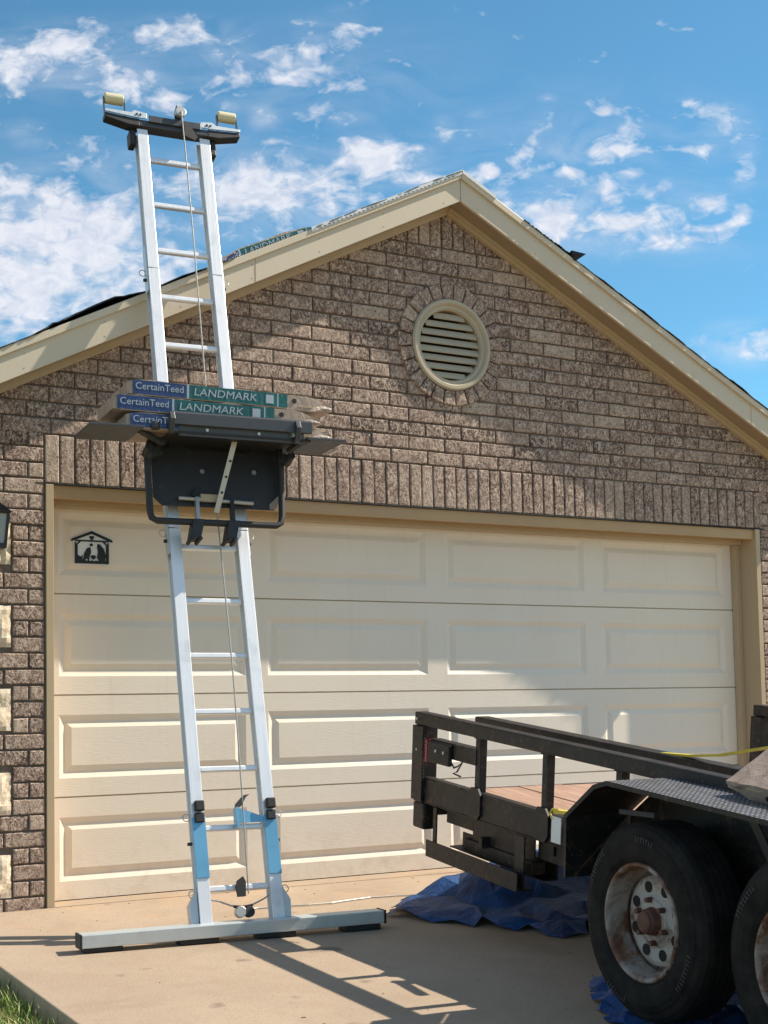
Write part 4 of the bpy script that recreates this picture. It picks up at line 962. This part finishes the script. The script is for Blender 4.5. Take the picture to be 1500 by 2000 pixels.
# wheels
def wheel(x, y, z, sx):
    WS = .968
    # lathe profiles about the axle (x axis), face toward -x
    R = .358; prof = [(.045, .205), (.018, .212), (.002, .235), (-.002, .262), (-.002, .290), (.006, .312), (.010, .315), (.018, .336), (.034, .352), (.050, R-.001)]
    for k in range(5):
        a = .052+k*.028; prof += [(a, R), (a+.020, R), (a+.021, R-.010), (a+.027, R-.010)]
    prof += [(.195, .352), (.212, .33), (.222, .29), (.218, .235), (.195, .205)]
    prof = [(sx*a+x, r*WS) for a, r in prof]
    c = (0, y, z)
    w_ = MB(); w_.lathe(prof, c, 'x', 96)
    ty = w_
    rimp = [(.030, .214), (.012, .214), (.006, .208), (.008, .200), (.022, .194), (.060, .188), (.085, .180), (.105, .172), (.112, .160)]
    rb_ = MB().lathe([(sx*a+x, r*WS) for a, r in rimp], c, 'x', 64)
    # inner barrel
    rb_.lathe([(sx*a+x, r) for a, r in ((.20, .207), (.18, .190), (.08, .166))], c, 'x', 64)
    rimo = tb(rb_, 'wheel', 'rim', 0); 
    for p in rimo.data.polygons: p.use_smooth = True
    rimo.data.materials[0] = MAT['rim']
    to = tb(ty, 'tyre', 'rubber', 0, parent=rimo)
    # sidewall rib and raised lettering blocks
    mb = MB(); rr = random.Random(int(-y*100))
    for (t0, n_) in ((.35, 9), (1.5, 7), (3.3, 10), (4.9, 8)):
        for k in range(n_):
            t = t0+k*.052
            p = Vector((x+sx*(-.0035), y+math.cos(t)*.290, z+math.sin(t)*.290)); rd = Vector((0, math.cos(t), math.sin(t))); td = Vector((0, -math.sin(t), math.cos(t)))
            mb.obox(p-rd*.007*rr.choice((-1, 1)), (sx*.0015, 0, 0), rd*.0015, td*.0045); mb.obox(p, (sx*.0015, 0, 0), rd*.009, td*.0015)
    tb(mb, 'sidewall_lettering', 'dust', 0, parent=rimo, stuff=True)
    mb = MB()
    for k in range(8):
        t = 2*PI*(k+.5)/8; cc = (0, y+.120*math.cos(t), z+.120*math.sin(t))
        mb.cyl((x+sx*.0770, cc[1], cc[2]), (x+sx*.0815, cc[1], cc[2]), .0200, seg=16)
    tb(mb, 'hand_hole', 'void', 0, parent=rimo, stuff=True)
    dc = tb(MB().lathe([(sx*a+x, r) for a, r in ((.105, .1665), (.098, .162), (.086, .156), (.080, .140), (.080, .095), (.072, .080), (.066, .074), (.066, .045))], c, 'x', 64), 'wheel_disc', 'rim', 0, parent=rimo)
    dc.data.materials[0] = MAT['disc']
    mb = MB().lathe([(sx*a+x, r) for a, r in ((.066, .050), (.040, .044), (.032, .038), (.026, .036), (.022, .028), (.022, 0.0005))], c, 'x', 32)
    hub = tb(mb, 'hub', 'rim', 0, parent=rimo)
    hub.data.materials[0] = MAT['rusthub']
    for k in range(6):
        t = 2*PI*k/6+.3; mb = MB(); mb.cyl((x+sx*.070, y+.074*math.cos(t), z+.074*math.sin(t)), (x+sx*.045, y+.074*math.cos(t), z+.074*math.sin(t)), .0115, .010, seg=6)
        ln2 = tb(mb, 'lug_nut', 'rim', 0, parent=rimo); ln2.data.materials[0] = MAT['rusthub']
    return rimo
MAT['dust'] = paint('dusty_rubber', (.075, .072, .068), .85, var=.4, scale=30)
MAT['rusthub'] = paint("rusty_hub", (.13, .055, .035), .7, var=.35, scale=22, dirt=((.05, .03, .025), 30, .5, 3))
wheel(-.315, -2.245, -.192, 1); wheel(-.315, -3.035, -.148, 1)
wheel(TW+.315, -2.245, -.192, -1); wheel(TW+.315, -3.035, -.148, -1)
for (y, z) in ((-2.245, -.192), (-3.035, -.148)): tb(MB().cyl((-.2, y, z), (TW+.2, y, z), .038, seg=14), 'axle', 'black', 0)
tb(MB().bar((.03, -1.9, -.16), (.03, -3.4, -.13), .06, .03, (0, 0, 1)), 'leaf_spring', 'black', .002)
tb(MB().bar((.4, -5.0, -.08), (1.15, -6.3, -.10), .06, .10), 'tongue_bar', 'black', .003); tb(MB().bar((TW-.4, -5.0, -.08), (1.15, -6.3, -.10), .06, .10), 'tongue_bar', 'black', .003)
tb(MB().box(0.05, TW-.05, -5.0, -4.95, -.13, .0), 'front_sill')
tb(MB().box(-.012, TW+.012, -5.06, -5.0015, .25, .312), 'front_rail')
# loose long bar along the inside of the near rail
pb = MB(); a0, a1 = Vector((.42, .08, .244)), Vector((.46, -3.2, .242))
bar = thing('steel_bar', 'long black steel bar resting on the trailer load and reaching back over the deck', 'steel bar', mat4=TM)
pb.bar(a0, a1, .085, .055); pb.build('bar', MAT['black'], bar, bevel=.006)

# load on the trailer
def tload(x, y, z, rx, ry, rz, label):
    b = copy_tree(B0); return place_bundle(b, TM @ Matrix.Translation((x, y, z)) @ Euler((rx, ry, rz)).to_matrix().to_4x4(), label)
LAY = [('bottom', -.036), ('second', .048), ('third', .132), ('fourth', .216), ('fifth', .300)]
for nm, z in LAY:
    for (x, rz, side) in ((.30, PI/2+.03, 'near'), (.72, PI/2-.02, 'far')):
        if side == 'far' and z > .25: continue
        tload(x, -3.05, z, 0, 0, rz+random.uniform(-.03, .03), f'{nm} shingle bundle in the {side} row of the trailer load')
b = tload(.06, -2.78, .372, 0, 0, 0, 'top shingle bundle tilted over the near trailer rail and fender')
Rm_ = Matrix.Rotation(math.radians(-30), 4, 'Y') @ Matrix.Rotation(PI/2, 4, 'Z') @ Matrix.Rotation(PI, 4, 'X')
b.matrix_world = TM @ Matrix.Translation((.055, -2.955, .376)) @ Rm_

# straps
st = thing('ratchet_strap', 'yellow strap with a white tag hooked low on the trailer side beside the fender', 'strap', mat4=TM)
MB().prismx([(-1.285, .015), (-1.265, .028), (-1.50, .055), (-1.52, .045)], -.03, .01).build('webbing', MAT['yellow'], st)
MB().box(-.030, -.026, -1.335, -1.265, -.105, .005).build('tag', MAT['white'], st, bevel=.001)
MB().tube([(-.028, -1.27, -.01), (-.032, -1.255, .012), (-.030, -1.27, .032), (-.022, -1.30, .034), (-.015, -1.33, .02)], .005, 8).build('hook', MAT['yellow'], st)
st = thing('ratchet_strap', 'yellow strap stretched over the shingle load at the right edge', 'strap', mat4=TM)
pts = [(.44, -1.06, .240), (.435, -1.58, .280), (.40, -1.80, .312), (.40, -2.10, .382), (.40, -2.47, .462), (.38, -2.97, .482), (.38, -3.56, .40), (.40, -3.68, -.06)]
mb = MB()
for i in range(len(pts)-1): mb.bar(pts[i], Vector(pts[i+1])+ (Vector(pts[i+1])-Vector(pts[i])).normalized()*.004, .030, .010)
mb.build('webbing', MAT['yellow'], st)

# ------------------------------------------------------------------ tarps
def tarp(name, outline, hfun, label, n=70, seed=1):
    xs = [p[0] for p in outline]; ys = [p[1] for p in outline]; x0, x1, y0, y1 = min(xs), max(xs), min(ys), max(ys)
    def inside(x, y):
        c = False; j = len(outline)-1
        for i in range(len(outline)):
            (xi, yi), (xj, yj) = outline[i], outline[j]
            if (yi > y) != (yj > y) and x < (xj-xi)*(y-yi)/(yj-yi)+xi: c = not c
            j = i
        return c
    def dist(x, y):
        d = 9
        for i in range(len(outline)):
            a, b = Vector(outline[i]), Vector(outline[(i+1) % len(outline)]); p = Vector((x, y)); t = max(0, min(1, (p-a).dot(b-a)/(b-a).length_squared)); d = min(d, (p-(a+(b-a)*t)).length)
        return d
    def snap(x, y):
        best = None
        for i in range(len(outline)):
            a, b = Vector(outline[i]), Vector(outline[(i+1) % len(outline)]); p = Vector((x, y)); t = max(0, min(1, (p-a).dot(b-a)/(b-a).length_squared)); q = a+(b-a)*t
            if best is None or (p-q).length < best[0]: best = ((p-q).length, q)
        return best[1]
    rr = random.Random(seed); idx = {}; mb = MB(); st_ = (x1-x0)/n; m = int((y1-y0)/st_)+1; jit = {}
    def vert(i, j):
        if (i, j) in idx: return idx[(i, j)]
        x, y = x0+i*st_+rr.uniform(-.34, .34)*st_, y0+j*st_+rr.uniform(-.34, .34)*st_
        edge = not inside(x, y)
        if edge: q = snap(x, y); x, y = q.x, q.y
        e = min(1, dist(x, y)/.10)
        fold = rr.uniform(-.5, 1.0)*.034 + .02*math.sin(x*9+y*5+seed)
        h = .002 if edge else (hfun(x, y)+fold)*(.15+.85*e)
        if edge and rr.random() < .3: h = .02
        idx[(i, j)] = len(mb.v); mb.v.append((x, y, gz(y)+.004+max(.001, h))); return idx[(i, j)]
    for i in range(n):
        for j in range(m):
            if inside(x0+(i+.5)*st_, y0+(j+.5)*st_):
                a, b, c, d = vert(i, j), vert(i+1, j), vert(i+1, j+1), vert(i, j+1)
                mb.f += [(a, b, c), (a, c, d)] if rr.random() < .5 else [(a, b, d), (b, c, d)]
    o = mb.build(name, MAT['tarp'])
    bv = o.modifiers.new('sub', 'SUBSURF'); bv.subdivision_type = 'SIMPLE'; bv.levels = bv.render_levels = 2
    tx = bpy.data.textures.new('wrinkle', 'CLOUDS'); tx.noise_scale = .05; tx.noise_depth = 2
    dm = o.modifiers.new('wrinkle', 'DISPLACE'); dm.texture = tx; dm.strength = .010; dm.mid_level = .5; dm.texture_coords = 'GLOBAL'
    s = o.modifiers.new('s', 'SOLIDIFY'); s.thickness = .002; s.offset = 1
    o['label'] = label; o['category'] = 'tarp'; return o
def h1(x, y):
    r = .055 + .20*math.exp(-((x-2.2)/.38)**2-((y+.98)/.24)**2) + .15*math.exp(-((x-2.9)/.5)**2-((y+.95)/.3)**2) + .10*math.exp(-((x-2.7)/.7)**2-((y+.48)/.16)**2)
    return r
tarp('tarp', [(1.32, -1.02), (1.50, -.80), (1.80, -.66), (2.15, -.50), (2.55, -.40), (3.1, -.24), (3.9, -.3), (3.95, -1.4), (3.1, -1.85), (2.55, -1.95), (2.05, -1.78), (1.80, -1.85), (1.72, -1.62), (1.52, -1.34), (1.40, -1.16)], h1,
     'crumpled blue tarp heaped between the trailer and the garage door', 24, 2)
def h2(x, y): return .10*math.exp(-((x-1.36)/.10)**2-((y+2.68)/.12)**2) + .03*math.exp(-((x-1.12)/.2)**2-((y+3.2)/.4)**2)
tarp('tarp', [(1.34, -2.58), (1.42, -2.50), (1.58, -2.56), (1.80, -2.8), (1.80, -3.4), (1.6, -4.0), (1.15, -4.1), (.99, -3.5), (1.03, -3.10), (1.15, -2.84)], h2,
     'smaller blue tarp pinched under the front trailer tyre', 14, 5)
# thin cord lying behind the beam
mb = MB(); mb.tube([(.75+.13*i, -.55+.03*math.sin(i*1.3), gz(-.55)+.006) for i in range(9)], .004, 6)
o = mb.build('cord', MAT['rope']); o['label'] = 'thin pale cord lying on concrete behind the ladder base'; o['category'] = 'cord'
